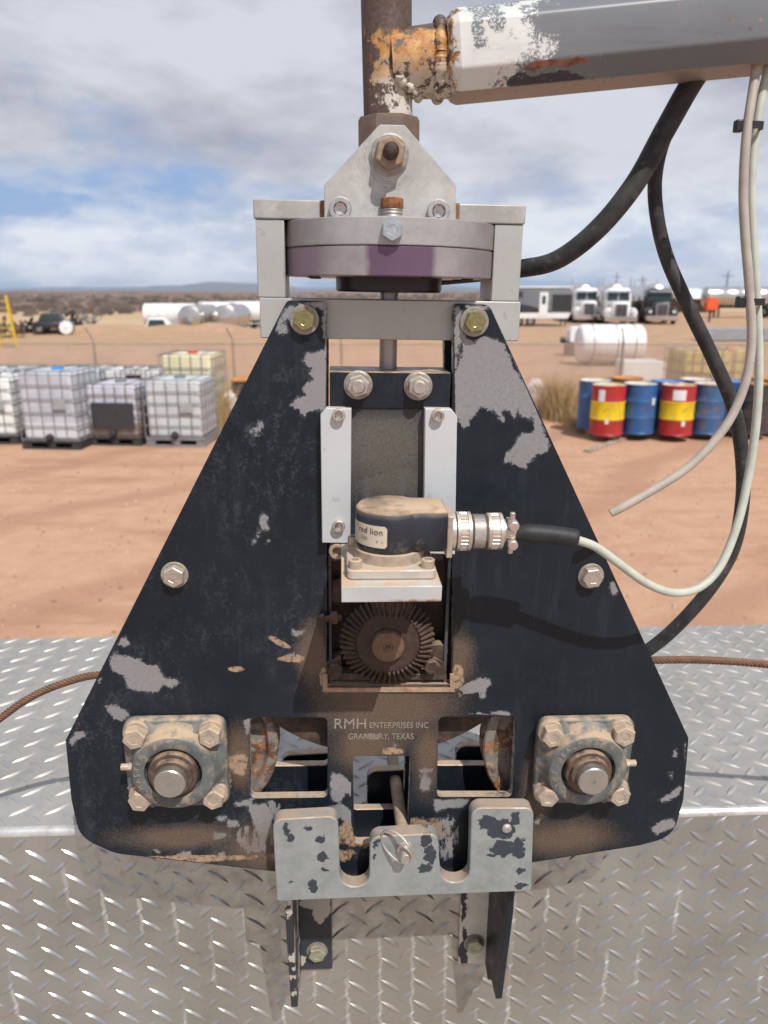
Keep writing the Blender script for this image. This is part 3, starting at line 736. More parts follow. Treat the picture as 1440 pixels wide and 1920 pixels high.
g.build('gear_hub', metal('gear_hub_steel', (0.17, 0.11, 0.075), .5, .5, .3, 120, dust=.35, gen=.2), head)
# pinion under the shelf, axis vertical
pc = H(735, 1130, -0.048); pn = MB(); zp = H(735, 1132, -.06).z
rp = .0235
pn.lathe([(rp * .3, .012), (rp, .010), (rp * .90, -.004), (rp * .62, -.014), (rp * .25, -.015)], (pc.x, -.046, zp), (0, 0, 1), 60, True, True)
for k in range(22):
    a = 2 * PI * k / 22; e1 = Vector((math.cos(a), math.sin(a), 0)); e2 = Vector((-math.sin(a), math.cos(a), 0)); o = Vector((pc.x, -.046, zp)); A = Vector((0, 0, 1))
    vs = []
    for rr, hh, ww in ((rp * .92, .008, .0022), (rp * .62, -.0145, .0014)):
        out_ = e1 * .0045; vs += [o + e1*rr + A*hh - e2*ww, o + e1*rr + A*hh + e2*ww, o + e1*rr + A*hh + e2*ww*.5 + out_, o + e1*rr + A*hh - e2*ww*.5 + out_]
    pn.add(vs, [(0, 1, 2, 3), (4, 7, 6, 5), (0, 3, 7, 4), (1, 5, 6, 2), (3, 2, 6, 7)])
pn.build('pinion', M_gear, head, smooth=25)

# ---- encoder on its shelf
shelf_d = -0.128
a = H(640, 1100, shelf_d); b_ = H(829, 1101, shelf_d); c_ = H(640, 1130, shelf_d)
SX0, SX1, SZ1, SZ0 = a.x, b_.x, a.z, c_.z
def mk_shelf():
    s = Mat('shelf_aluminium'); x, y, z = s.sepa()
    c = s.mix(s.mr(s.noise(20, 4), .3, .7), (0.50, 0.53, 0.55), (0.58, 0.61, 0.63))
    r = s.mr(s.ma('ADD', z, s.ma('MULTIPLY', s.noise(120, 6, .7), .010)), SZ0 + .0085, SZ0 + .0055)
    r = s.ma('MULTIPLY', r, s.mr(x, SX0 + .03, SX0 + .06))
    c = s.mix(r, c, (0.24, 0.12, 0.06)); c, d = dusty(s, c, 1.0, .3, .7, 25)
    return s.fin(c, s.fmix(d, .45, .95), s.fmix(d, .4, 0))
M_shelf = mk_shelf()
MB().bb(SX0, SX1, shelf_d, 0.0, SZ0, SZ1).build('encoder_shelf', M_shelf, head, bev=.0008)
EX = (SX0 + SX1) / 2 + .001; EY = -0.072; er = .0325
fz = SZ1 + .0003
q = MB(); fh = .0092
sq = rnd([(EX - .041, EY - .041), (EX + .041, EY - .041), (EX + .041, EY + .041), (EX - .041, EY + .041)], .006)
MZ = Matrix(((1, 0, 0, 0), (0, 0, 1, 0), (0, -1, 0, fz + fh), (0, 0, 0, 1)))   # plate builder: x->x, z->y, y-> -z
q.plate(sq, [], 0, fh, .0012, M=MZ)
enc = q.build('encoder', metal('encoder_flange_alu', (0.55, 0.52, 0.48), .45, .5, .1, 60, dust=.95, gen=.15), head)
z_a = fz + fh; ztop = H(735, 944, EY).z
zcol = z_a + .010
MB().lathe([(er + .001, z_a - .001), (er + .001, zcol), (er - .002, zcol + .001)], (EX, EY, 0), (0, 0, 1), 80, False, True).build('encoder_collar', M_steel_d, enc)
def mk_enc():
    s = Mat('encoder_black')
    n = s.noise(90, 7, .75); x, y, z = s.sepa()
    c = s.mix(s.mr(s.noise(30, 5), .4, .6), (0.011, 0.015, 0.025), (0.018, 0.024, 0.036))
    low_ = s.mr(z, ztop - .020, zcol, 0, .14)
    c = s.mix(s.mr(s.ma('ADD', n, low_), .62, .80), c, (0.15, 0.13, 0.105))
    c, d = dusty(s, c, 1.0, .3, .62, 18); s.bump(s.noise(500, 4), .25, .0004)
    return s.fin(c, s.fmix(d, .42, .95), 0)
M_enc = mk_enc()
# body: round part plus square nose to the right, one outline seen from above
BX1 = H(838, 1000, EY - .02).x
pts = []
ang0 = 50
for k in range(0, 41):
    a = R(ang0 + (360 - 2 * ang0) * k / 40); pts.append((EX + er * math.cos(a), EY + er * math.sin(a)))
hw = .0235
pts += [(EX + er * .80, EY - hw - .0008), (EX + er * .98, EY - hw), (BX1, EY - hw), (BX1, EY + hw), (EX + er * .98, EY + hw), (EX + er * .80, EY + hw + .0008)]
MZ2 = Matrix(((1, 0, 0, 0), (0, 0, 1, 0), (0, -1, 0, ztop), (0, 0, 0, 1)))
MB().plate(pts, [], 0, ztop - zcol - .0005, .0032, M=MZ2).build('encoder_body', M_enc, enc, smooth=60)
# label wrapped round the body with its print
M_lab = simple('label_white', (0.50, 0.46, 0.37), .5, 0, .08, 80)
lz0, lz1 = ztop - .034, ztop - .013
lb = MB(); n = 22; A0, A1 = R(182), R(262)
vs = []; fs = []
for k in range(n + 1):
    a = A0 + (A1 - A0) * k / n
    e = .0022 * (1 if k in (0, n) else 0)
    for rr, zq in ((er + .0004, lz0 + e), (er + .0004, lz1 - e)): vs.append((EX + rr * math.cos(a), EY + rr * math.sin(a), zq))
for k in range(n): fs.append((2*k, 2*k+2, 2*k+3, 2*k+1))
lb.add(vs, fs).build('label', M_lab, enc)
M_ink = simple('label_ink', (0.02, 0.02, 0.022), .5, 0, .1, 30)
def wraptext(s, size, a0, z, wid):
    me = text_mesh(s, size, 1.05, 0); xs = [v.co.x for v in me.vertices]; x0 = min(xs); k = wid / (max(xs) - x0)
    for v in me.vertices:
        a = a0 + (v.co.x - x0) * k / er; v.co = Vector((EX + (er + .0008) * math.cos(a), EY + (er + .0008) * math.sin(a), z + v.co.y))
    me.materials.clear(); me.materials.append(M_ink); o = bpy.data.objects.new('label_print', me); col.objects.link(o); o.parent = enc
wraptext('red lion', .0085, R(208), lz1 - .0085, .0265)
wraptext('ZCH', .0045, R(213), lz1 - .015, .008); wraptext('V   1', .0045, R(244), lz1 - .0165, .006)
g = MB(); a_ = [R(211), R(229)]
for k in range(10):
    for zq in (lz1 - .0165, lz1 - .0100):
        pass
for sx_, sy_ in ((-1, -1), (1, -1), (-1, 1), (1, 1)):
    p = Vector((EX + sx_ * .0335, EY + sy_ * .0335, z_a))
    MB().lathe([(.0062, 0), (.0062, .0075), (.0055, .0082), (.0035, .0082), (.0032, .005), (.001, .004)], p, (0, 0, 1), 24, False, True).build('cap_screw', M_steel_d, enc)
# connector along +x
cz = H(880, 996, EY).z; CX = BX1
cn = MB().bb(CX + .0002, CX + .006, EY - .0195, EY + .0195, cz - .0205, cz + .0205)
cn.build('connector_flange', M_steel_d, enc, bev=.001)
def knurl(x0, x1, r, n, depth):
    """ring along x with n rounded ribs"""
    g = MB(); vs = []; fs = []; seg = n * 4
    prof = [(r * .86, x0), (r, x0 + .001), (r, x0 + .004), (r * .97, x0 + .0045), (r * .97, x1 - .0045), (r, x1 - .004), (r, x1 - .001), (r * .86, x1)]
    for i, (rr, xx) in enumerate(prof):
        for k in range(seg):
            a = 2 * PI * k / seg; q_ = rr
            if i in (3, 4): q_ = rr - depth * (1 if k % 4 in (2, 3) else -0.2)
            vs.append((xx, EY + q_ * math.cos(a), cz + q_ * math.sin(a)))
    for i in range(len(prof) - 1):
        for k in range(seg): fs.append((i*seg + k, i*seg + (k+1) % seg, (i+1)*seg + (k+1) % seg, (i+1)*seg + k))
    fs.append(tuple(range(seg))); fs.append(tuple((len(prof)-1)*seg + k for k in range(seg))[::-1])
    return g.add(vs, fs)
def cxp(u): return H(u, 996, EY).x
M_nick = metal('nickel', (0.62, 0.57, 0.52), .32, .85, .12, 150, dust=.35, gen=.12)
knurl(cxp(852), cxp(882), .0190, 30, .0012).build('coupling_ring', M_nick, enc, smooth=30)
M_knurl = Mat('knurled_nickel'); kx, ky, kz = M_knurl.sepa()
v1 = M_knurl.n('ShaderNodeTexWave'); v1.inputs['Scale'].default_value = 260; M_knurl.set(v1.inputs[0], M_knurl.mapp(rot=(0, R(45), 0)))
v2 = M_knurl.n('ShaderNodeTexWave'); v2.inputs['Scale'].default_value = 260; M_knurl.set(v2.inputs[0], M_knurl.mapp(rot=(0, R(-45), 0)))
M_knurl.bump(M_knurl.ma('MULTIPLY', v1.outputs[1], v2.outputs[1]), .8, .0006); M_knurl = M_knurl.fin((0.5, 0.47, 0.44), .4, .8)
MB().lathe([(.015, cxp(884)), (.0166, cxp(886)), (.0166, cxp(906)), (.015, cxp(908))], (0, EY, cz), (1, 0, 0), 60, True, True).build('knurled_sleeve', M_knurl, enc)
knurl(cxp(910), cxp(941), .0178, 28, .0012).build('coupling_ring', M_nick, enc, smooth=30)
MB().lathe([(.0185, cxp(844)), (.0185, cxp(851)), (.012, cxp(851)), (.012, cxp(945))], (0, EY, cz), (1, 0, 0), 50, True, True).build('connector_barrel', M_nick, enc)
g = MB(); xa, xc = cxp(943), cxp(966)
g.lathe([(.0085, xa), (.0095, xa + .004), (.0085, xc)], (0, EY, cz), (1, 0, 0), 24, True, True)
for sgn in (-1, 1):
    g.box(((xa + xc) / 2 + .001, EY - .004, cz + sgn * .0095), (.0085, .016, .007))
    g.lathe([(.005, 0), (.005, .006), (.004, .007)], ((xa + xc) / 2 + .001, EY - .010, cz + sgn * .0095), (0, -1, 0), 16, True, True)
    g.cyl(((xa + xc) / 2 + .001, EY - .006, cz + sgn * .010), ((xa + xc) / 2 + .001, EY - .006, cz + sgn * .0205), .0026, 10)
g.build('cable_clamp', M_nick, enc, bev=.0006)

# ---- flange bearings
def arc_text(s, cx, cz_, y, r, a0, step, size, par, mat):
    for i, ch in enumerate(s):
        if ch == ' ': continue
        a = a0 - i * step
        me = text_mesh(ch, size, 1, .0004); xs = [v.co.x for v in me.vertices]; mx = (min(xs) + max(xs)) / 2
        for v in me.vertices:
            x, z = v.co.x - mx, v.co.y; c, s_ = math.cos(a - PI/2), math.sin(a - PI/2)
            v.co = Vector((cx + r * math.cos(a) + x * c - z * s_, y - v.co.z, cz_ + r * math.sin(a) + x * s_ + z * c))
        me.materials.clear(); me.materials.append(mat); o = bpy.data.objects.new('cast_letter', me); col.objects.link(o); o.parent = par
M_letc = simple('cast_letter_dust', (0.25, 0.20, 0.15), .8, 0, .2, 80)
M_shaftend = metal('shaft_end', (0.42, 0.40, 0.37), .35, .8, .1, 80)
M_collar = metal('collar_brown', (0.12, 0.085, 0.068), .55, .5, .3, 120, dust=.6, gen=.2)
def bearing(u, v, rots, side):
    q = H(u, v, -.026); cx, cz_ = q.x, q.z
    hs = .0565
    sq = rnd([(cx - hs, cz_ - hs), (cx + hs, cz_ - hs), (cx + hs, cz_ + hs), (cx - hs, cz_ + hs)], .013)
    bm = MB().plate(sq, [], -.0125, -.0002, .0022)
    be = bm.build('flange_bearing', M_greyp, head, smooth=50)
    rb = MB()
    # webs from hub to each corner, and the domed hub
    for sx_ in (-1, 1):
        for sy_ in (-1, 1):
            e = Vector((sx_, 0, sy_)).normalized(); n_ = Vector((-e.z, 0, e.x)); o = Vector((cx, 0, cz_))
            vs = []
            for rr, hh, ww in ((.028, -.026, .014), (.050, -.0165, .016), (.062, -.0135, .013)):
                vs += [o + e*rr + n_*(ww + .006) + Vector((0, -.012, 0)), o + e*rr + n_*ww + Vector((0, hh, 0)), o + e*rr - n_*ww + Vector((0, hh, 0)), o + e*rr - n_*(ww + .006) + Vector((0, -.012, 0))]
            rb.add(vs, [(0, 1, 5, 4), (1, 2, 6, 5), (2, 3, 7, 6), (4, 5, 9, 8), (5, 6, 10, 9), (6, 7, 11, 10), (8, 9, 10, 11)])
    rb.lathe([(.055, .012), (.050, .016), (.0465, .022), (.0455, .0285), (.0440, .0300), (.0330, .0310), (.0315, .0300), (.0313, .018)], (cx, 0, cz_), (0, -1, 0), 72)
    rb.build('bearing_hub', M_greyp, be, smooth=40)
    MB().lathe([(.0313, .019), (.0300, .0225), (.0270, .0225)], (cx, 0, cz_), (0, -1, 0), 60).build('seal', M_dark, be)
    MB().lathe([(.0272, .020), (.0272, .0310), (.0262, .0330), (.0225, .0335), (.0222, .0385), (.0212, .0395), (.015, .0397)], (cx, 0, cz_), (0, -1, 0), 60).build('locking_collar', M_collar, be)
    MB().lathe([(.0172, .030), (.0172, .0475), (.0160, .049), (.0020, .0492), (.0016, .0478), (.0002, .0472)], (cx, 0, cz_), (0, -1, 0), 50, False, True).build('shaft', [M_shaftend], be)
    for (bu, bv), rt in zip(rots, (0.2, 0.5, 0.9, 0.35)):
        p = H(bu, bv, -.030); p = Vector((p.x, -.0145, p.z))
        wb = MB().lathe([(.004, -.004), (.0148, -.0035), (.0150, .001), (.0142, .0024), (.006, .0026)], p, (0, -1, 0), 30)
        wb.build('washer', M_steel_d, be)
        MB().hexa(p + Vector((0, -.0024, 0)), (0, -1, 0), .0128, .0115, rt).build('bolt', M_steel_d, be)
    gx = cx + side * .0440; g = MB()
    g.cyl((gx, -.021, cz_ + .004), (gx + side * .006, -.021, cz_ + .004), .0045, 6); g.cyl((gx + side * .006, -.021, cz_ + .004), (gx + side * .014, -.021, cz_ + .004), .0038, 12)
    g.build('grease_nipple', M_steel_d, be)
    M_cl = M_letc
    arc_text('SEALMASTER', cx, cz_, -.0308, .0362, R(155 if side > 0 else 250), R(11.5) if side < 0 else R(11.5), .0085, be, M_cl)
    arc_text('P-207-8', cx, cz_, -.0308, .0362, R(-60) if side < 0 else R(232), R(13), .0085, be, M_cl)
    return cx, cz_
bl = bearing(326, 1447, [(249, 1390), (392, 1387), (260, 1508), (399, 1504)], -1)
br = bearing(1101, 1443, [(1039, 1387), (1174, 1385), (1030, 1500), (1165, 1498)], 1)
# ---- sheave wheels between the plates
M_rustwheel = Mat('wheel_rust')
f = M_rustwheel.noise(35, 6, .7); f2 = M_rustwheel.noise(120, 5, .7)
cc = M_rustwheel.mix(M_rustwheel.mr(f, .47, .55), (0.20, 0.18, 0.16), (0.10, 0.055, 0.035))
cc = M_rustwheel.mix(M_rustwheel.mr(M_rustwheel.noise(45, 6, .75, vec=M_rustwheel.mapp(loc=(2, 1, 3))), .56, .62), cc, (0.34, 0.13, 0.045))
cc = M_rustwheel.mix(M_rustwheel.mr(f2, .55, .65), cc, (0.34, 0.26, 0.18)); M_rustwheel.bump(f2, .5, .001); M_rustwheel = M_rustwheel.fin(cc, .8, .1)
def wheel(cx, cz_, r, mat, wdt, d, nm='guide_wheel', bore=.2):
    h = wdt / 2
    MB().lathe([(r * bore, -h), (r * .86, -h * .6), (r * .90, -h), (r - .002, -h), (r, -h + .002), (r - .002, -h * .55), (r - .012, 0), (r - .002, h * .55), (r, h - .002), (r - .002, h), (r * .90, h), (r * .86, h * .6), (r * bore, h)],
               (cx, d, cz_), (0, -1, 0), 120, True, True).build(nm, mat, head)
def circ_r(c, pts): return sum(math.hypot(p.x - c[0], p.z - c[1]) for p in pts) / len(pts)
rl = circ_r(bl, [H(519, 1389, .022), H(515, 1433, .022), H(502, 1478, .022)]); rr_ = circ_r(br, [H(905, 1380, .022), H(912, 1433, .022), H(930, 1480, .022)])
wheel(bl[0], bl[1], rl, M_rustwheel, .030, .037); wheel(br[0], br[1], rr_, M_rustwheel, .030, .037)
# measuring wheel: circle through three measured rim points
pa, pb, pc_ = H(520, 1345, .037), H(712, 1402, .037), H(905, 1345, .037)
ch = (pc_.x - pa.x) / 2; sg = (pa.z + pc_.z) / 2 - pb.z; rm = (ch * ch + sg * sg) / (2 * sg)
print('RADII', rl, rr_, rm, bl, br, (pa.x + pc_.x) / 2, pb.z + rm)
wheel((pa.x + pc_.x) / 2, pb.z + rm, rm, M_brown, .028, .037, 'measuring_wheel', .1)
# spacers between the plates
for u, v in ((322, 1084), (1112, 1086), (570, 600), (892, 604)):
    p = H(u, v, 0); MB().cyl((p.x, .0121, p.z), (p.x, .0619, p.z), .009 if v > 700 else .004, 16).build('spacer', M_steel, head)

# ================================================================== boom and tee
boom = thing('boom_arm', 'weathered grey steel boom with rusty pipe tee holding up the measuring head', 'boom', loc=tuple(wp(727, 230, .80)))
BO = Vector(boom.location)
def mk_pipe():
    s = Mat('rusty_pipe_paint'); x, y, z = s.sepa()
    n = s.noise(55, 7, .72); n2 = s.noise(16, 5, .6); n3 = s.noise(260, 5, .7)
    dark = s.mix(s.mr(n3, .35, .65), (0.060, 0.040, 0.035), (0.115, 0.080, 0.065))
    orange = s.mix(s.mr(s.noise(85, 6, .75), .38, .62), (0.34, 0.12, 0.025), (0.52, 0.31, 0.11))
    white = s.mix(s.mr(n2, .4, .6), (0.42, 0.38, 0.30), (0.54, 0.52, 0.47))
    px_ = s.mr(s.ma('ADD', x, s.ma('MULTIPLY', z, .12)), -.016, .014)          # painted towards the tee stub
    zz_ = z
    pz = s.mr(s.ma('ABSOLUTE', s.ma('SUBTRACT', zz_, .044)), .052, .026)
    paint = s.ma('ADD', s.ma('MULTIPLY', s.ma('MULTIPLY', px_, pz), .62), s.ma('MULTIPLY', n, 1.35))
    paint = s.ma('ADD', paint, s.mr(x, .03, .055, 0, .3))
    pm = s.mr(paint, .86, .90)
    top = s.mr(s.ma('ADD', z, s.ma('MULTIPLY', s.ma('SUBTRACT', n, .5), .06)), .030, .052)   # orange above, white below
    pc = s.mix(top, white, orange)
    pc = s.mix(s.ma('MULTIPLY', s.mr(n, .50, .56), .0), pc, dark)
    spots = s.mr(s.noise(95, 6, .75, vec=s.mapp(loc=(5, 2, 1))), .535, .57)
    pc = s.mix(spots, pc, dark)
    topd = s.mr(s.ma('ADD', z, s.ma('MULTIPLY', s.ma('SUBTRACT', n, .5), .04)), .068, .074)
    pc = s.mix(topd, pc, dark)
    dark = s.mix(s.mr(s.noise(130, 6, .75, vec=s.mapp((1, 1, .45))), .60, .64), dark, (0.36, 0.19, 0.07))
    dark = s.mix(s.mr(s.noise(40, 5, .7, vec=s.mapp((1, 1, .3))), .55, .70), dark, (0.16, 0.10, 0.075))
    c = s.mix(pm, dark, pc)
    s.bump(s.ma('ADD', n3, s.ma('MULTIPLY', pm, .6)), .45, .0008)
    return s.fin(c, s.fmix(pm, .8, .5), 0)
M_pipe = mk_pipe()
pr = wpx(97, 120, .80) / 2
p0 = wp(728, 240, .80) - BO; p1 = wp(722, -140, .80) - BO
pr0, pr1 = wpx(91, 215, .80) / 2, wpx(96, 20, .80) / 2
MB().lathe([(pr0, 0), (pr1, (p1 - p0).length)], p0, p1 - p0, 64, True, True).build('vertical_pipe', M_pipe, boom)
# coupling hex behind the apex plate
g = MB(); hr = wpx(122, 250, .80) / 2
g.lathe([(hr * .93, .0105), (hr, .0065), (hr, -.05)], Vector((0, 0, 0)) + (wp(729, 246, .80) - BO), (0, 0, 1), 8, True, True, PI / 8)
g.build('coupling_nut', metal('coupling_rust', (0.13, 0.095, 0.075), .7, .3, .3, 90, dust=.3, gen=.2), boom)
# stub
s0 = wp(735, 122, .80) - BO; s1 = wp(842, 114, .80) - BO
sr = wpx(124, 120, .80) / 2
MB().lathe([(sr * .92, 0), (sr * 1.0, .045), (sr * 1.02, (s1 - s0).length)], s0, s1 - s0, 64, False, False).build('tee_stub', M_pipe, boom)
# weld beads
def bead(pts, r, nm='weld_bead', mat=None):
    P = spline(pts, 12); rad = [r * (1 + .30 * mnoise.noise(Vector((i * .11, 1, 2))) + .10 * mnoise.noise(Vector((i * .35, 5, 2)))) for i in range(len(P))]
    MB().tube(P, rad, 10).build(nm, mat or M_pipe, boom)
pts = []
for k in range(9):      # fillet between pipe and stub, lower front quarter
    t = k / 8; a = R(-165 + 110 * t)
ax0 = (s1 - s0).normalized()
def stubpt(ang, along, rr):
    e1 = Vector((0, -1, 0)); e2 = Vector((0, 0, 1)); return s0 + ax0 * along + e1 * math.cos(ang) * rr + e2 * math.sin(ang) * rr
# intersection curve pipe/stub: along = sqrt(pr^2 - y^2)
P = []
for k in range(15):
    ang = R(-88 + 100 * k / 14); y_ = math.cos(ang) * sr; al = math.sqrt(max(0, pr * pr * .98 - min(y_, pr * .98) ** 2)); al = max(al, .006)
    P.append(stubpt(ang, al + .001, sr * .97))
bead(P[:9], .0042)
P = [stubpt(R(a), (s1 - s0).length - .010, sr * (.97 + .05 * mnoise.noise(Vector((a * .05, 0, 0))))) for a in range(0, 361, 15)]
bead(P, .0056)
# the beam: chamfered square tube rising to the right
def mk_beam():
    s = Mat('boom_paint'); x, y, z = s.sepa()
    n = s.noise(60, 7, .75); n3 = s.noise(14, 4, .5)
    grey = s.mix(s.mr(s.noise(9, 4), .35, .65), (0.125, 0.135, 0.15), (0.155, 0.163, 0.18))
    white = s.mix(s.mr(n3, .4, .6), (0.52, 0.53, 0.51), (0.62, 0.63, 0.62))
    fr = s.ma('ADD', s.ma('MULTIPLY', s.ma('SUBTRACT', s.noise(24, 4, .6), .5), .22), s.ma('MULTIPLY', s.ma('SUBTRACT', s.noise(280, 6, .85), .5), .20))
    k = s.mr(s.ma('ADD', x, fr), .116, .128)
    c = s.mix(k, white, grey)
    pat = s.ma('MULTIPLY', s.mr(s.blobs(s.warp(.02, 60, 5), [(.086, .088, .016, .012), (.080, .070, .007, .014), (.098, .075, .008, .012), (.107, .095, .012, .006), (.083, .056, .008, .004)]), 1.0, .8), s.mr(s.noise(420, 5, .8), .44, .50))
    c = s.mix(pat, c, (0.13, 0.15, 0.17))
    # rust at the end, and along the lower chamfer
    rn = s.mr(s.ma('ADD', n, s.mr(x, .068, .056, 0, .17)), .63, .67)
    c = s.mix(rn, c, s.mix(s.mr(s.noise(130, 5), .4, .6), (0.10, 0.055, 0.035), (0.50, 0.27, 0.09)))
    ln = s.blobs(s.warp(.012, 60, 6), [(.150, .040, .035, .0030, 5), (.150, .112, .030, .007, 5), (.125, .106, .014, .005, 5)])
    c = s.mix(s.ma('MULTIPLY', s.mr(ln, 1.0, .8), s.mr(s.noise(150, 7, .8), .40, .46)), c, s.mix(s.mr(s.noise(90, 5, .7), .4, .6), (0.13, 0.055, 0.035), (0.33, 0.13, 0.07)))
    dk = s.mr(s.blobs(s.warp(.016, 40, 6), [(.150, .029, .036, .007, 5), (.125, .028, .016, .005)]), 1.0, .9)
    c = s.mix(s.ma('MULTIPLY', dk, s.mr(s.noise(170, 7, .8), .36, .42)), c, (0.035, 0.035, 0.04))
    c = s.mix(s.ma('MULTIPLY', s.mr(s.noise(60, 5, .7, vec=s.mapp((.15, 1, 2))), .55, .70), .25), c, (0.08, 0.085, 0.09)); c = s.mix(s.mr(s.noise(130, 5, .8, vec=s.mapp(loc=(4, 1, 2))), .70, .73), c, (0.28, 0.14, 0.07))
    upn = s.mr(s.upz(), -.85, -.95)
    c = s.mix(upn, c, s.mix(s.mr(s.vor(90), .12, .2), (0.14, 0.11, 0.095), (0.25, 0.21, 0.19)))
    s.bump(s.noise(400, 4), .12, .0004)
    return s.fin(c, .45, .05)
M_beam = mk_beam()
e0 = wp(836, 112, .80) - BO; e1 = wp(1440, 52, .80) - BO
axb = (e1 - e0).normalized(); L_ = (e1 - e0).length * 2.6
nb = Vector((0, 1, 0)); ub = axb.cross(nb).normalized() * -1
if ub.z < 0: ub = -ub
hh, hd_, ch_ = .0345, .043, .017
sec = [(-hd_ + ch_, -hh), (hd_ - ch_, -hh), (hd_, -hh + ch_*.9), (hd_, hh - ch_*.9), (hd_ - ch_, hh), (-hd_ + ch_, hh), (-hd_, hh - ch_*.9), (-hd_, -hh + ch_*.9)]
sec = rnd(sec, .006, 3)
g = MB(); n = len(sec); vs = []
stn = [(0.0, .80), (.004, .93), (.010, 1.0), (L_, 1.0)]
for t, k in stn:
    for a, b_ in sec: vs.append(e0 + axb * t + nb * a * k + ub * b_ * k)
fs = [(i*n + k, i*n + (k+1) % n, (i+1)*n + (k+1) % n, (i+1)*n + k) for i in range(len(stn) - 1) for k in range(n)]
fs += [tuple(range(n))[::-1], tuple((len(stn)-1)*n + k for k in range(n))]
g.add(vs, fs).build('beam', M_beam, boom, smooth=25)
print('BEAM x px scale', e0, e1)

# ================================================================== hoses and cables
M_hose = Mat('hose_rubber'); f = M_hose.noise(40, 5, .65)
cc = M_hose.mix(M_hose.mr(f, .4, .65), (0.022, 0.023, 0.025), (0.050, 0.050, 0.050)); cc = M_hose.mix(M_hose.mr(M_hose.noise(90, 6, .7), .58, .70), cc, (0.11, 0.10, 0.085))
M_hose.bump(M_hose.noise(250, 4), .2, .0006); M_hose = M_hose.fin(cc, .6, 0, .35)
def hose(name, label, cat, pts, r, mat, group=None, n=12, seg=16, taper=None):
    W_ = [wp(*p) for p in pts]; o0 = W_[-1].copy(); P = spline([q - o0 for q in W_], n)
    rad = r if taper is None else [r + (taper - r) * i / (len(P) - 1) for i in range(len(P))]
    o = MB().tube(P, rad, seg).build(name, mat); o.location = o0
    return tag(o, label, cat, group)
hose('thick_hose', 'thick black rubber hose curving from under the boom to behind the frame', 'hose',
     [(1345, 90, .83), (1300, 150, .83), (1246, 245, .83), (1190, 345, .83), (1120, 430, .84), (1045, 487, .86), (975, 504, .88), (900, 512, .90), (820, 520, .92)], .0113, M_hose, taper=.0095)
hose('thin_hose', 'thinner black rubber hose looping down beside the cables to behind the plate', 'hose',
     [(1345, 60, .85), (1312, 120, .85), (1268, 210, .85), (1236, 290, .85), (1228, 370, .85), (1246, 470, .85), (1288, 570, .84), (1336, 670, .84), (1374, 760, .84), (1391, 850, .84), (1392, 940, .84),
      (1374, 1030, .85), (1330, 1105, .85), (1268, 1175, .86), (1210, 1222, .87), (1150, 1250, .88), (1090, 1262, .89)], .0070, M_hose, taper=.0085)
M_cabw = metal('cable_sheath_pale', (0.44, 0.47, 0.41), .5, 0.0, .1, 60, dust=.25, gen=.15, bump=.05)
M_cabb = metal('cable_sheath_beige', (0.36, 0.32, 0.285), .55, 0.0, .15, 60, dust=.3, gen=.25, bump=.1)
c1 = HEAD.M @ Vector((cxp(1080), EY - .002, H(1080, 1008, EY).z))
tw = [(1082, 1012, .682), (1118, 1026, .683), (1165, 1060, .69), (1213, 1094, .70), (1262, 1111, .71), (1310, 1102, .72), (1350, 1062, .73), (1382, 985, .74), (1402, 900, .75), (1417, 800, .755), (1423, 700, .76), (1421, 600, .765),
      (1414, 480, .77), (1409, 380, .775), (1412, 290, .78), (1424, 200, .785), (1440, 130, .79), (1450, 70, .80)]
ec = hose('encoder_cable', 'pale green-white cable plugged into the encoder by a black rubber boot', 'cable', tw, .0043, M_cabw)
bt = MB(); o0 = Vector(ec.location)
P = spline([wp(966, 1000, .682) - o0, wp(990, 999, .682) - o0, wp(1030, 1002, .682) - o0, wp(1066, 1007, .682) - o0, wp(1082, 1010, .682) - o0], 8)
nP = len(P); rad = []
for i in range(nP):
    t = i / (nP - 1); rad.append(.0062 + .0028 * min(1, t * 4) if t < .9 else .0090 - .0012 * (t - .9) / .1)
bt.tube(P, rad, 28); bt.build('cable_boot', simple('boot_rubber', (0.016, 0.017, 0.020), .6, 0, .25, 120, .15), ec)
hose('loose_cable', 'beige cable hanging loose with a bare cut end beside the plate', 'cable',
     [(1145, 962, .72), (1172, 948, .72), (1225, 918, .725), (1285, 880, .73), (1335, 832, .735), (1372, 780, .74), (1398, 715, .745), (1409, 640, .75), (1405, 540, .755), (1397, 440, .76), (1394, 350, .765), (1400, 250, .77), (1413, 160, .78), (1424, 80, .79)], .0044, M_cabb)
M_tie = simple('tie_black', (0.016, 0.017, 0.02), .4, 0, .2, 60)
def tie(u, v, D, w_, lab):
    c = wp(u, v, D); t = thing('cable_tie', lab, 'cable tie', loc=tuple(c), group='cable ties round the two cables')
    g = MB(); N = 28
    a, b_ = wpx(w_, v, D) / 2, .0068
    P = []
    for k in range(N):
        an = 2 * PI * k / N; P.append((a * math.copysign(abs(math.cos(an)) ** .7, math.cos(an)), b_ * math.copysign(abs(math.sin(an)) ** .7, math.sin(an))))
    vs = []; h = .0032
    for x, y in P: vs += [(x, y, -h), (x, y, h), (x * 1.12, y * 1.2, h), (x * 1.12, y * 1.2, -h)]
    fs = []
    for k in range(N):
        j = (k + 1) % N
        for q in range(4): fs.append((4*k + q, 4*k + (q+1) % 4, 4*j + (q+1) % 4, 4*j + q))
    g.add(vs, fs).build('strap', M_tie, t)
    MB().box((-a - .0045, -.001, 0), (.008, .008, .0105)).build('head', M_tie, t, bev=.0012)
tie(1410, 237, .776, 34, 'black cable tie round both cables just below the boom')
tie(1413, 566, .758, 34, 'black cable tie round both cables at the level of the parked trucks')

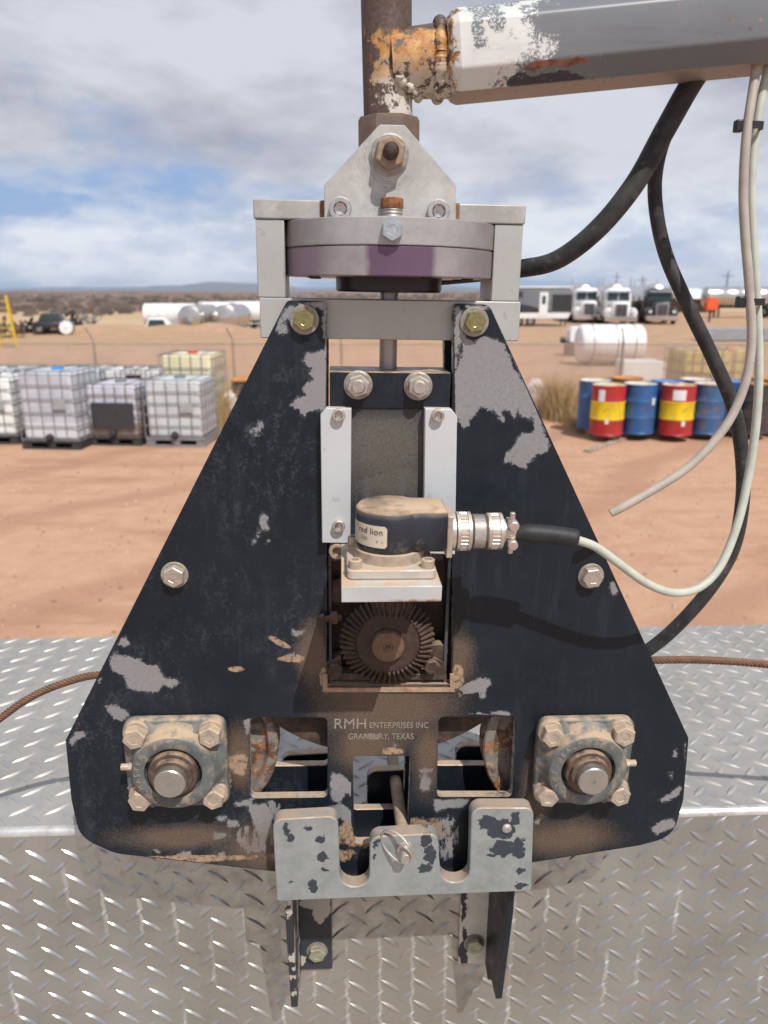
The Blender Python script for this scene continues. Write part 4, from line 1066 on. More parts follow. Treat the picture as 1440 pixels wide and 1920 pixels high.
# wire rope through the head
M_rope = metal('rope_rust', (0.15, 0.075, 0.045), .7, .3, .35, 150, dust=.2, gen=.1, bump=.3)
RP = [wp(-260, 1560, .80), wp(-120, 1440, .795), wp(0, 1347, .79), wp(60, 1306, .787), wp(125, 1279, .785), wp(190, 1265, .785), wp(330, 1262, .787), wp(520, 1280, .787), wp(715, 1285, .787), wp(900, 1270, .79), wp(1070, 1245, .79), wp(1225, 1238, .79),
      wp(1330, 1238, .79), wp(1440, 1246, .79), wp(1600, 1266, .79), wp(1800, 1300, .79)]
o0 = RP[0].copy(); P = spline([q - o0 for q in RP], 60)
rope = MB(); rope.tube(P, .0034, 8)
# arc length helix strands
for sdx in range(6):
    Q = []; L = 0
    nrm = (P[1] - P[0]).orthogonal().normalized()
    for i, q in enumerate(P):
        t = (P[min(i+1, len(P)-1)] - P[max(i-1, 0)]).normalized()
        if i: L += (q - P[i-1]).length
        nrm = Vector((0, 1, 0)); nrm = (nrm - t * nrm.dot(t)).normalized(); b_ = t.cross(nrm)
        a = L / .030 * 2 * PI + sdx * PI / 3
        Q.append(q + (nrm * math.cos(a) + b_ * math.sin(a)) * .0029)
    rope.tube(Q, .0018, 6)
ro_ = rope.build('wire_rope', M_rope); ro_.location = o0; tag(ro_, 'rusty steel wire rope passing through the black head from left to right', 'wire rope')

# ================================================================== docking bracket
BR = Frame(wp(757, 1600, .718), 2.8, .3)
B = BR.P; B2 = BR.p2
brk = thing('docking_bracket', 'bare aluminium finger bracket on two black angle legs bolted to the tread plate wall', 'bracket', M=BR.M)
BLK = [(537, 1557, 8, 13), (545, 1573, 9, 8), (578, 1553, 9, 6), (601, 1573, 5, 8), (604, 1609, 12, 12), (610, 1632, 7, 4), (588, 1662, 9, 12), (545, 1655, 5, 2), (797, 1575, 12, 12), (806, 1603, 12, 18), (798, 1628, 12, 8), (705, 1583, 6, 10), (702, 1605, 4, 4),
       (912, 1541, 16, 16), (940, 1556, 26, 18), (965, 1535, 10, 12), (945, 1592, 24, 16), (972, 1590, 13, 20), (975, 1634, 8, 7), (977, 1661, 13, 6), (925, 1605, 12, 4)]
def mk_brk():
    s = Mat('bracket_aluminium')
    c = s.mix(s.mr(s.noise(25, 5), .35, .65), (0.27, 0.30, 0.31), (0.35, 0.38, 0.385))
    c = s.mix(s.mr(s.noise(230, 6, .8), .62, .66), c, (0.13, 0.14, 0.15)); c = s.mix(s.ma('MULTIPLY', s.mr(s.noise(70, 6, .75), .45, .65), .5), c, (0.43, 0.45, 0.45))
    d = s.mr(s.blobs(s.warp(.024, 85, 9), px2(BLK, BR)), 1.0, .96); d = s.ma('MULTIPLY', d, s.mr(s.noise(200, 5, .7), .30, .33))
    c = s.mix(d, c, (0.030, 0.040, 0.052))
    sc = s.mr(s.noise(120, 5, .8, vec=s.mapp((.35, 1, 2.5), rot=(0, R(20), 0))), .66, .70); c = s.mix(s.ma('MULTIPLY', sc, .5), c, (.6, .62, .62))
    c, du = dusty(s, c, .8, .25, .7, 40)
    s.bump(s.ma('SUBTRACT', s.noise(300, 4), d), .2, .0004)
    return s.fin(c, s.fmix(du, .42, .95), s.fmix(d, .45, 0))
M_brk = mk_brk()
def U(u, v, w_, n=9, a0=180, a1=360):   # rounded notch bottom in photo px
    return [(u + w_ * math.cos(R(a)), v - w_ * .82 * math.sin(R(a))) for a in [a0 + (a1 - a0) * k / n for k in range(n + 1)]]
bp = [(*B2(511, 1537), .012), (*B2(633, 1530), .012)] + [(*B2(u, v), 0) for u, v in U(665, 1640, 28)] + [(*B2(694, 1569), .013), (*B2(821, 1563), .013)] + [(*B2(u, v), 0) for u, v in U(853, 1632, 28)] \
    + [(*B2(884, 1515), .012), (*B2(1001, 1515), .011), (*B2(996, 1671), .003), (*B2(519, 1690), .003)]
MB().plate(rnd(bp, 0), [], 0, .018, .0012).build('finger_plate', M_brk, brk)
# rear finger plate (behind the head), the same outline
MB().plate([(x * 1.0, z) for x, z in rnd(bp, 0)], [], .122, .134, .001, edge_mat=1).build('rear_finger_plate', [M_black, M_edge], brk)
# rivet
p = B(951, 1556, -.003); p.y = 0
MB().lathe([(.0058, 0), (.0056, .0018), (.0035, .0034), (.0012, .0038), (.001, .002), (.0002, .002)], p, (0, -1, 0), 24).build('rivet', M_steel, brk)
# angle legs, wall depth local
WALLD = .1405
def mk_legp():
    s = Mat('leg_paint_chipped')
    x, y, z = s.sepa()
    f = s.mr(s.ma('ADD', s.ma('MULTIPLY', s.noise(18, 7, .65), .8), s.ma('MULTIPLY', s.mr(s.noise(3, 1, vec=s.mapp(loc=(.4, 0, 0))), .3, .7), .25)), .585, .60)
    c = s.mix(f, (0.013, 0.017, 0.025), (0.42, 0.39, 0.34)); c = s.mix(s.mr(s.noise(200, 5, .8), .64, .68), c, (.08, .08, .08))
    c, d = dusty(s, c, .6)
    return s.fin(c, .45, 0)
def mk_legwhite():
    s = Mat('leg_primer'); x, y, z = s.sepa()
    n = s.noise(45, 7, .75)
    ed = s.blobs(s.warp(.025, 55, 6), px2([(868, 1800, 8, 60), (925, 1750, 7, 200), (870, 1690, 5, 40)], BR, WALLD - .006))
    k = s.ma('MAXIMUM', s.mr(ed, 1.0, .95), s.mr(s.noise(120, 6, .75), .67, .69))
    c = s.mix(k, s.mix(s.mr(n, .4, .6), (0.58, 0.54, 0.46), (0.66, 0.62, 0.55)), (0.02, 0.024, 0.03))
    return s.fin(c, .5, 0)
M_legp = mk_legp(); M_legw = mk_legwhite()
def mk_leg_l():
    s = Mat('leg_black_chipped')
    k = s.mr(s.blobs(s.warp(.02, 55, 6), px2([(600, 1705, 14, 26), (588, 1690, 26, 14), (612, 1690, 8, 30), (566, 1800, 8, 10), (592, 1785, 14, 6)], BR, WALLD - .006)), 1, .95)
    c = s.mix(k, s.mix(s.mr(s.noise(20, 4), .4, .6), (0.014, 0.018, 0.027), (0.028, 0.034, 0.045)), (0.42, 0.39, 0.34)); return s.fin(c, .42, 0)
M_legl = mk_leg_l()
def mk_leg_edge():
    s = Mat('leg_edge_chipped')
    k = s.mr(s.noise(22, 7, .65, vec=s.mapp((1, 1, .6), loc=(0, 0, .37))), .50, .515)
    c = s.mix(k, (0.018, 0.022, 0.03), (0.45, 0.42, 0.37)); return s.fin(c, .45, 0)
M_lege = mk_leg_edge()
def leg(u0, u1, side, fm, um=None):
    """angle iron: flange on the wall, web reaching forward to the finger plate, tapered at its foot"""
    d = WALLD - .0063
    a = B(u0, 1745, d); b_ = B(u1, 1745, d); ztop = B(720, 1655, .02).z; zbf = B(720, 1813, d).z
    x0, x1 = a.x, b_.x
    lg = MB().bb(x0, x1, d, WALLD - .0003, zbf, ztop).build('angle_leg', fm, brk, bev=.001)
    xw = x0 if side < 0 else x1
    t = .0088
    prof = [(.0183, ztop), (.0183, ztop - .06), (.085, zbf - .005 - .022), (.094, zbf - .027), (d, zbf + .004), (d, ztop)]
    yb = B(720, 1856, .082).z
    prof = [(.0300, ztop), (.0300, B(720, 1720, .03).z), (.058, yb + .004), (.090, yb + .001), (.112, zbf - .006), (d, zbf + .002), (d, ztop)]
    X0, X1 = (xw, xw + t) if side < 0 else (xw - t, xw)
    g = MB(); n = len(prof)
    vs = [(X0, y, z) for y, z in prof] + [(X1, y, z) for y, z in prof]
    fs = [tuple(range(n)), tuple(range(n, 2*n))[::-1]] + [(k, k + n, (k+1) % n + n, (k+1) % n) for k in range(n)]
    g.add(vs, fs).build('web', um or M_legp, lg, bev=.001)
    return lg
l1 = leg(551, 622, -1, M_legl, M_lege); l2 = leg(862, 924, 1, M_legw, M_black)
def bbolt(u, v, par, mat):
    d = WALLD - .0063; p = B(u, v, d - .009); p.y = d
    MB().lathe([(.004, 0), (.0150, 0), (.0152, .0015), (.006, .0018)], p, (0, -1, 0), 30).build('washer', M_wash, par)
    MB().hexa(p + Vector((0, -.0018, 0)), (0, -1, 0), .0125, .0085, .25).build('bolt', mat, par)
M_zd = metal('zinc_dull', (0.36, 0.37, 0.28), .4, .6, .2, 150, dust=.5)
bbolt(594, 1792, l1, M_zd); bbolt(891, 1777, l2, M_zd)
# cross tube joining front and rear finger plates
g = MB(); zz1, zz0 = B(720, 1655, .02).z, B(720, 1672, .02).z
g.bb(B(522, 1660, .02).x, B(990, 1660, .02).x, .0185, .1215, zz0, zz1); g.build('bracket_floor', M_edge, brk, bev=.001)

# detent pin with pull ring
pin = thing('detent_pin', 'long steel detent pin with a pull ring pushed through the middle bracket finger', 'pin', M=BR.M)
pc0 = B(762, 1613, -.020); ybk = .215
g = MB(); dz = .012
g.lathe([(.0002, 0.0004), (.0030, 0), (.0058, .0002), (.0064, .0010), (.0064, .026)], pc0, (0, 1, 0), 30, True, False); g.lathe([(.0085, .0150), (.0094, .0155), (.0094, .0195)], pc0, (0, 1, 0), 30, True, True)
g.build('pin_head', M_steel, pin)
MB().cyl((pc0.x, 0, pc0.z), (pc0.x - .006, ybk, pc0.z + .004), .0078, 24).build('pin_rod', metal('pin_rod_dusty', (.24, .20, .16), .6, .4, .2, 90, dust=.7, gen=.4), pin)
g = MB(); cr = B(744, 1592, -.014); N = 60; P = []
for k in range(N * 2):
    a = 2 * PI * k / N; off = .0016 * (k / N - 1)
    P.append(Vector((cr.x + .0165 * math.cos(a) + .3 * off, cr.y - .011 * math.cos(a) + .004 + off, cr.z + .0185 * math.sin(a) - .004 * math.cos(a) - off * .6)))
g.tube(P, .00125, 8); g.build('pull_ring', M_steel, pin)

# ================================================================== truck bed in tread plate
WY = .718 + WALLD
WF = Frame(wp(720, 1538, .858), 2.5, 0.0)
bed = thing('truck_bed', 'silver diamond tread plate truck bed box with a worn folded edge', 'truck bed', M=WF.M)
def mk_tread(name, wall):
    s = Mat(name); x, y, z = s.sepa()
    n = s.noise(5, 5, .6); n2 = s.noise(40, 6, .65); n4 = s.noise(160, 5, .7)
    if wall:
        c = s.mix(s.mr(n, .35, .65), (0.43, 0.425, 0.42), (0.58, 0.585, 0.59))
        cd = s.mr(s.ma('ABSOLUTE', s.ma('ADD', x, -.02)), .42, .08)
        # dirt film, plus brown ground reflection painted into the colour, strongest in the middle
        df = s.ma('MULTIPLY', s.mr(s.ma('ADD', n2, s.ma('MULTIPLY', cd, .20)), .50, .76), .5)
        c = s.mix(df, c, (0.25, 0.195, 0.145)); c = s.mix(s.ma('MULTIPLY', cd, .22), c, (0.38, 0.32, 0.25))
        # washed drip lines under the lugs
        wx = s.n('ShaderNodeMath', operation='PINGPONG'); s.set(wx.inputs[0], s.ma('ADD', s.ma('ADD', x, .006), s.ma('MULTIPLY', s.ma('SUBTRACT', s.noise(55, 4, .6), .5), .016))); wx.inputs[1].default_value = .024
        dr = s.ma('MULTIPLY', s.mr(wx.outputs[0], .0035, .0016), s.mr(s.ma('ADD', s.noise(9, 4, .6, vec=s.mapp((1, 1, .5), loc=(1, 0, 0))), s.ma('MULTIPLY', cd, .16)), .56, .64))
        sp = s.mr(s.ma('ADD', s.noise(170, 6, .8), s.ma('MULTIPLY', cd, .06)), .68, .71)
        dr = s.ma('MAXIMUM', dr, s.ma('MULTIPLY', sp, .6))
        c = s.mix(s.ma('MULTIPLY', dr, .42), c, (0.46, 0.45, 0.43))
        ro = s.fmix(s.ma('MAXIMUM', df, dr), s.mr(n2, .3, .7, .24, .38), .6)
        me = s.fmix(s.ma('MAXIMUM', df, dr), .94, .5)
    else:
        c = s.mix(s.mr(n, .35, .65), (0.40, 0.395, 0.385), (0.51, 0.505, 0.49))
        df = s.ma('ADD', .18, s.ma('MULTIPLY', s.mr(n2, .4, .7), .35)); c = s.mix(df, c, (0.34, 0.31, 0.275))
        ro = s.fmix(df, s.mr(n2, .3, .7, .38, .52), .8); me = s.fmix(df, .75, .3)
    s.bump(s.noise(30, 5, .6, vec=s.mapp((1, 1, 1))), .10, .004)
    return s.fin(c, ro, me)
M_tw = mk_tread('tread_wall', True); M_tl = mk_tread('tread_ledge', False)
def lugs(g, x0, x1, t0, t1, fn, PA=.0480, PB=.0412):
    """fn(x, t, height) -> point; lugs alternate direction on a centred lattice"""
    nx = int((x1 - x0) / PA) + 1; nt_ = int((t1 - t0) / PB) + 1
    for i in range(nx):
        for j in range(nt_):
            for o in (0, 1):
                cx = x0 + (i + .5 * o) * PA; ct = t0 + (j + .5 * o) * PB
                an = R(-39) if o == 0 else R(42); ca, sa = math.cos(an), math.sin(an)
                hl, hw_, ht = .0190, .0042, .0024
                st = [(-1, 0), (-.6, .62), (-.2, 1), (.2, 1), (.6, .62), (1, 0)]
                vs = []
                for a, w_ in st:
                    for b_, h_ in ((-w_ * hw_, 0), (-w_ * hw_ * .30, ht * min(1, w_ * 1.5)), (w_ * hw_ * .30, ht * min(1, w_ * 1.5)), (w_ * hw_, 0)):
                        X = a * hl; vs.append(fn(cx + X * ca - b_ * sa, ct + X * sa + b_ * ca, h_))
                fs = []
                for k in range(5):
                    for q in range(3): fs.append((4*k + q, 4*k + q + 1, 4*k + q + 5, 4*k + q + 4))
                g.add(vs, fs)
RB = .009
w = MB(); w.bb(-1.6, 1.6, 0, .003, -1.1, -RB)
lugs(w, -.95, .95, -.62, -.025, lambda x, t, h: (x, -h, t)); w.build('side_panel', M_tw, bed, smooth=22)
ledD = WF.P(0, 1198, 0)
# far edge: find depth where the ledge plane (z=0 local) is seen at v=1197
def ledge_depth(u, v):
    r = ray(u, v); t = (WF.O.z - CAMZ) / r.z; p = CO + r * t; return (p - WF.O).dot(WF.ey)
LD = ledge_depth(100, 1197); print('LEDGE', LD, CAMZ - WF.O.z)
w = MB(); w.bb(-1.6, 1.6, RB, LD, -.003, 0)
lugs(w, -1.15, 1.15, .022, LD - .02, lambda x, t, h: (x, t, h)); w.build('top_panel', M_tl, bed, smooth=22)
w = MB(); prof = [(math.sin(R(a)) , math.cos(R(a))) for a in range(0, 91, 10)]
vs = []; fs = []; NX = 60
for i in range(NX + 1):
    x = -1.6 + 3.2 * i / NX
    for k, (s_, c_2) in enumerate(prof): vs.append((x, RB - (RB + .0004) * s_, -RB + (RB + .0004) * c_2))
n = len(prof)
for i in range(NX):
    for k in range(n - 1): fs.append((i*n + k, (i+1)*n + k, (i+1)*n + k + 1, i*n + k + 1))
w.add(vs, fs).build('folded_edge', metal('edge_worn', (0.66, 0.66, 0.64), .35, .7, .15, 30, stain=(.40, .38, .35)), bed, smooth=60)
MB().bb(-1.6, 1.6, LD, LD + .003, -1.2, -.001).build('rear_panel', M_tl, bed)
MB().bb(-1.6, 1.6, -2.4, -.002, -.83, -.82).build('floor_panel', simple('floor_worn_steel', (0.30, 0.265, 0.22), .7, .0, .2, 6), bed)

# ================================================================== the yard behind
YD = 157.0
def terr(x, y):
    """ground height: level yard, falling away behind the mounds on the left and further out everywhere"""
    def sm(a, b_, t): t = max(0, min(1, (t - a) / (b_ - a))); return t * t * (3 - 2 * t)
    z = -2.2 * sm(52, 78, y) * sm(6, -8, x) if x < 6 else 0.0
    z = min(z, -2.2 * sm(120, 200, y))
    # dirt mounds on the left
    for cx, cy, rx, ry, h in MOUNDS:
        d = ((x - cx) / rx) ** 2 + ((y - cy) / ry) ** 2
        if d < 4: z += h * math.exp(-d * 1.8) * (1 + .25 * mnoise.noise(Vector((x * .6, y * .6, 0))))
    return z
m1 = gp(230, 622); m2 = gp(405, 620); m3 = gp(60, 628)
MOUNDS = [(m1.x, m1.y, 4.6, 2.6, .40), (m2.x, m2.y, 2.4, 2.2, .62), (m3.x - 1, m3.y + 3, 6, 2, .35), (gp(330, 616).x, gp(330, 616).y, 3.5, 2, .35)]
ys = [-60, -30, -12, -5, -2]; y = 0.0
while y < 14: ys.append(y); y += .5
while y < 90: ys.append(y); y += .9
while y < 8000: ys.append(y); y *= 1.12
ys.append(9200)
xs = sorted(set([-7400, -3000, -1000, -400, -180, -90, -60] + [(-46 + .9 * i) for i in range(103)] + [60, 90, 180, 400, 1000, 3000, 8400]))
vs = [(x, y, terr(x, y) + (.012 * mnoise.noise(Vector((x * 1.3, y * 1.3, 0))) if 0 < y < 60 and abs(x) < 40 else 0)) for y in ys for x in xs]; nx = len(xs)
fs = [(j*nx + i, j*nx + i + 1, (j+1)*nx + i + 1, (j+1)*nx + i) for j in range(len(ys) - 1) for i in range(nx - 1)]
def mk_ground():
    s = Mat('red_dirt'); x, y, z = s.sepa()
    n = s.noise(.35, 6, .6); n2 = s.noise(3.5, 7, .7); n3 = s.noise(28, 5, .75)
    c = s.mix(s.mr(n, .3, .7), (0.37, 0.205, 0.13), (0.455, 0.275, 0.185))
    c = s.mix(s.mr(n2, .35, .7), c, (0.49, 0.315, 0.21))
    c = s.mix(s.ma('MULTIPLY', s.mr(s.vor(9), .10, .02), s.mr(n3, .5, .6)), c, (0.16, 0.09, 0.06))
    c = s.mix(s.mr(s.vor(16), .11, .07), c, (0.56, 0.42, 0.33))
    tr = s.mr(s.noise(1.2, 6, .7, vec=s.mapp((.25, 1, 1))), .52, .66)
    tk = s.n('ShaderNodeTexWave'); tk.inputs['Scale'].default_value = .42; tk.inputs['Distortion'].default_value = 3.0; tk.inputs['Detail'].default_value = 3; tk.inputs['Detail Scale'].default_value = .6; s.set(tk.inputs[0], s.mapp((.25, 1.3, 1), rot=(0, 0, .15)))
    c = s.mix(s.ma('MULTIPLY', s.mr(s.ma('ADD', tk.outputs[1], n2), 1.30, 1.48), .45), c, (0.285, 0.15, 0.095))
    c = s.mix(s.ma('MULTIPLY', tr, .65), c, (0.31, 0.17, 0.105))
    # darker damp track and grassy margin further off
    dy = s.ma('ADD', y, s.ma('MULTIPLY', s.ma('SUBTRACT', n, .5), 6))
    c = s.mix(s.ma('MULTIPLY', s.mr(dy, 20, 26), .5), c, (0.42, 0.275, 0.205))
    gr = s.ma('MULTIPLY', s.mr(dy, 33, 38), s.mr(s.noise(.8, 6, .7), .40, .58))
    c = s.mix(s.ma('MULTIPLY', gr, .8), c, (0.33, 0.235, 0.125))
    dy2 = s.ma('ADD', y, s.ma('MULTIPLY', s.ma('SUBTRACT', s.noise(.02, 4, .6), .5), 60))
    fld = s.mix(s.mr(s.noise(.03, 5, .6), .4, .6), (0.42, 0.29, 0.17), (0.46, 0.35, 0.23))
    c = s.mix(s.mr(dy2, 95, 110), c, fld)
    scr = s.mix(s.mr(s.noise(.012, 6, .7), .38, .62), (0.13, 0.082, 0.066), (0.22, 0.15, 0.115))
    c = s.mix(s.mr(dy2, 175, 200), c, scr)
    s.bump(s.ma('ADD', n2, s.ma('MULTIPLY', n3, .5)), .6, .03)
    return s.fin(c, .95, 0, .2)
g = MB(); rs = random.Random(5)
for i in range(5500):
    D = 2.2 * (7.5 ** rs.random()); x = rs.uniform(-.75, .75) * D; r_ = .006 + .020 * rs.random() ** 4; z = -r_ * .3
    k = 6; vv = [(x + r_ * rs.uniform(.7, 1.2) * math.cos(2*PI*a/k), D + r_ * rs.uniform(.7, 1.2) * math.sin(2*PI*a/k), z) for a in range(k)] + [(x + r_ * .6 * rs.uniform(.7, 1.2) * math.cos(2*PI*a/k), D + r_ * .6 * math.sin(2*PI*a/k), z + r_ * rs.uniform(.7, 1.1)) for a in range(k)]
    g.add(vv, [(a, (a+1) % k, k + (a+1) % k, k + a) for a in range(k)] + [tuple(range(k, 2*k))])
sm_ = Mat('stone'); cst = sm_.mix(sm_.mr(sm_.noise(1.7, 3), .42, .58), (0.24, 0.13, 0.085), (0.50, 0.36, 0.27)); g.build('gravel', sm_.fin(cst, .9), smooth=0)['kind'] = 'stuff'
struct(MB().add(vs, fs).build('ground', mk_ground(), smooth=0)); bpy.data.objects['ground'].data.shade_smooth()
# far mesa band and mountains
def ridge(name, D, x0, x1, n, hf, thick, mat, zb):
    vs = []; fs = []
    for i in range(n + 1):
        x = x0 + (x1 - x0) * i / n; h = hf(x)
        vs += [(x, D, zb), (x, D + thick * .25, zb + (h - zb) * .75), (x, D + thick * .5, h), (x, D + thick, zb)]
    for i in range(n):
        for k in range(3): fs.append((4*i + k, 4*i + 4 + k, 4*i + 5 + k, 4*i + 1 + k))
    return struct(MB().add(vs, fs).build(name, mat, smooth=60))
def nz(x, s_, k=0): return mnoise.fractal(Vector((x * s_, k, .3)), 1.0, 2.0, 5)
M_mesa = Mat('mesa_brush'); c = M_mesa.mix(M_mesa.mr(M_mesa.noise(.03, 7, .75), .40, .60), (0.085, 0.055, 0.050), (0.22, 0.145, 0.115)); M_mesa = M_mesa.fin(c, .95)
ridge('mesa', 620, -900, 900, 240, lambda x: CAMZ - 2.2 + 1.6 * nz(x, .006) + .7 * nz(x, .05, 2) + (.6 if x < -60 else -1.0), 160, M_mesa, -3)
ridge('far_mesa', 2300, -3000, 3000, 300, lambda x: CAMZ + 2 + 9 * nz(x, .0012, 4) + 2 * nz(x, .02, 5), 500, simple('far_mesa_dirt', (0.16, 0.11, 0.10), .95, 0, .3, .004), -6)
M_mt = simple('mountain_rock', (0.085, 0.09, 0.10), .95, 0, .2, .0005)
ridge('mountains', 7000, -7000, 8000, 300, lambda x: CAMZ + min(98, 27 + 30 * nz(x, .0007, 7) + max(0, 62 - abs(x + 1700) * .06) + 5 * nz(x, .008, 9)), 1500, M_mt, -20)
# scrub dots on the plain
g = MB()
for i in range(1500):
    D = 150 * (6.0 ** random.random()); x = random.uniform(-.6, .6) * D; h = random.uniform(.3, 1.0) * (1 + D / 500); wd = h * random.uniform(.8, 2.2)
    zb = terr(x, D) if D < 610 else -2
    k = 6; vs = [(x + wd * math.cos(2*PI*a/k) * random.uniform(.7, 1.1), D + wd * math.sin(2*PI*a/k), zb - .1) for a in range(k)] + [(x + wd * .6 * math.cos(2*PI*a/k), D + wd * .6 * math.sin(2*PI*a/k), zb + h * random.uniform(.6, 1)) for a in range(k)] + [(x, D, zb + h)]
    g.add(vs, [(a, (a+1) % k, k + (a+1) % k, k + a) for a in range(k)] + [(k + a, k + (a+1) % k, 2*k) for a in range(k)])
o = g.build('scrub', simple('scrub_leaf', (0.085, 0.062, 0.045), .95, 0, .5, .05), smooth=60); o['kind'] = 'stuff'

def place(u, v, rz=0.0, z=0.0):
    p = gp(u, v); return p
# ------------------------------------------------------------------ liquid totes
M_cage = simple('cage_steel', (0.24, 0.25, 0.26), .5, .4, .2, 12)
M_cager = simple('cage_rusted', (0.16, 0.11, 0.085), .7, .2, .4, 12)
def tank_mat(nm, c1, c2, lvl=None):
    s = Mat(nm); x, y, z = s.sepa(); f = s.noise(2.2, 5, .6)
    c = s.mix(s.mr(f, .35, .65), c1, c2)
    if lvl: c = s.mix(s.mr(z, lvl[0] + .02, lvl[0] - .02), c, lvl[1])
    return s.fin(c, .45, 0)
def tote(name, label, u, v, w_, h, rz, tm, cm, lab=None, d=1.0, panel=None, black_feet=True, top=None, capc=(0.16, .17, .18)):
    p = gp(u, v); t = thing(name, label, 'liquid tote', loc=(p.x, p.y, 0), rz=rz, group='caged liquid totes')
    hb = .14
    pl = MB()
    for k in (-1, 0, 1): pl.box((k * (w_ / 2 - .08), d / 2, hb * .42), (.15, d * .98, hb * .7))
    pl.bb(-w_/2, w_/2, 0, d, hb * .78, hb); pl.bb(-w_/2, w_/2, 0, .1, 0.001, .03); pl.bb(-w_/2, w_/2, d - .1, d, .001, .03)
    pl.build('pallet', cm if not black_feet else M_dark2, t, bev=.006)
    MB().bb(-w_/2 + .035, w_/2 - .035, .035, d - .035, hb + .004, h - .02).build('tank', tm, t, bev=.07, seg=4)
    cg = MB(); r = .0085; nh = 6; W2 = w_/2 - .008
    for k in range(nh):
        z = hb + .02 + (h - hb - .03) * k / (nh - 1)
        cg.tube([(-W2, .008, z), (W2, .008, z), (W2, d - .008, z), (-W2, d - .008, z)], r * 1.15, 6, closed=True)
    for k in range(6):
        x = -W2 + 2 * W2 * k / 5
        for yy in (.002, d - .002): cg.cyl((x, yy, hb), (x, yy, h), r, 6)
        cg.cyl((x, 0.01, h), (x, d - .01, h), r * .8, 6) if k in (1, 4) else None
    for k in range(1, 5):
        yy = d * k / 5
        for x in (-W2 - .006, W2 + .006): cg.cyl((x, yy, hb), (x, yy, h), r, 6)
    cg.build('cage', cm, t)
    MB().lathe([(.10, 0), (.10, .035), (.085, .045)], (0, d * .5, h - .022), (0, 0, 1), 24, True, True).build('cap', simple('cap', capc, .5), t)
    MB().lathe([(.05, 0), (.06, .02), (.06, .06), (.04, .09), (.04, .12)], (0, .03, hb + .07), (0, -1, 0), 14, True, True).build('valve', M_dark2, t)
    if not panel: MB().bb(.12, .34, -.016, -.008, h * .52, h * .66).build('label_plate', M_pg, t)
    if panel:
        x0, x1, z0, z1, pm = panel; MB().bb(x0, x1, -.022, -.012, z0, z1).build('panel', pm, t, bev=.003)
    return t
M_dark2 = simple('pallet_dark', (0.03, 0.03, 0.032), .7, 0, .3, 8)
M_pg = simple('pallet_grey', (0.33, 0.34, 0.35), .6, .2, .15, 8)
T_w = tank_mat('tank_white', (0.70, 0.72, 0.70), (0.80, 0.81, 0.79)); T_g = tank_mat('tank_grey', (0.40, 0.42, 0.47), (0.52, 0.54, 0.60), (.45, (0.58, 0.60, 0.64)))
T_g2 = tank_mat('tank_grey_full', (0.44, 0.47, 0.50), (0.56, 0.59, 0.62)); T_d = tank_mat('tank_film', (0.42, 0.44, 0.52), (0.58, 0.60, 0.68), (.4, (.30, .24, .23))); T_y = tank_mat('tank_yellowed', (0.66, 0.60, 0.36), (0.74, 0.70, 0.52))
T_p = tank_mat('tank_pale', (0.58, 0.58, 0.60), (0.68, 0.68, 0.70))
tote('liquid_tote', 'bright white tote cut off by the left edge of the photo', -18, 833, 1.0, 1.15, 0, T_w, M_cage)
tote('liquid_tote', 'large pale grey caged tote with a blue cap, second from the left', 97, 843, 1.02, 1.30, -.10, T_g, M_cage, capc=(.03, .22, .6))
tote('liquid_tote', 'low rust-framed caged tote with a black panel on its front', 215, 836, .95, 1.05, -.08, T_d, M_cager, panel=(-.34, .40, .30, .74, simple('panel_dark', (0.035, 0.037, 0.04), .5)))
tote('liquid_tote', 'light grey caged tote on a grey pallet in the row, nearest the head', 330, 838, 1.02, 1.13, -.05, T_g2, M_cage, black_feet=False, d=.98)
tote('liquid_tote', 'tall tote with yellowed liquid and a red cap behind the grey one', 357, 806, 1.02, 1.42, -.05, T_y, M_cage, capc=(.5, .04, .03), d=1.0)
tote('liquid_tote', 'grey tote mostly hidden behind the large pale tote', 150, 800, 1.0, 1.12, 0, T_g2, M_cage)
tote('liquid_tote', 'pale tote seen between the rust-framed and the grey totes, left one', 235, 797, 1.0, 1.08, 0, T_p, M_cage)
tote('liquid_tote', 'pale tote directly behind the grey tote on its pallet, beside the yellowed one', 282, 797, 1.0, 1.07, 0, T_p, M_cage)
tote('liquid_tote', 'grey tote behind the bright white one at the left edge', 15, 798, 1.0, 1.1, 0, T_g2, M_cage)
M_lab2 = simple('paper_label', (0.62, 0.62, 0.60), .6)
tote('liquid_tote', 'yellow liquid tote behind the drums, left of the black hose', 1316, 778, 1.05, 1.36, .05, tank_mat('tank_yellow', (0.55, 0.40, 0.10), (0.66, 0.50, 0.18)), M_cage, capc=(.6, .55, .4))
tote('liquid_tote', 'yellow liquid tote behind the drums, right of the black hose', 1375, 772, 1.05, 1.36, .05, tank_mat('tank_yellow_b', (0.56, 0.42, 0.13), (0.66, 0.52, 0.22)), M_cage, capc=(.6, .2, .1))
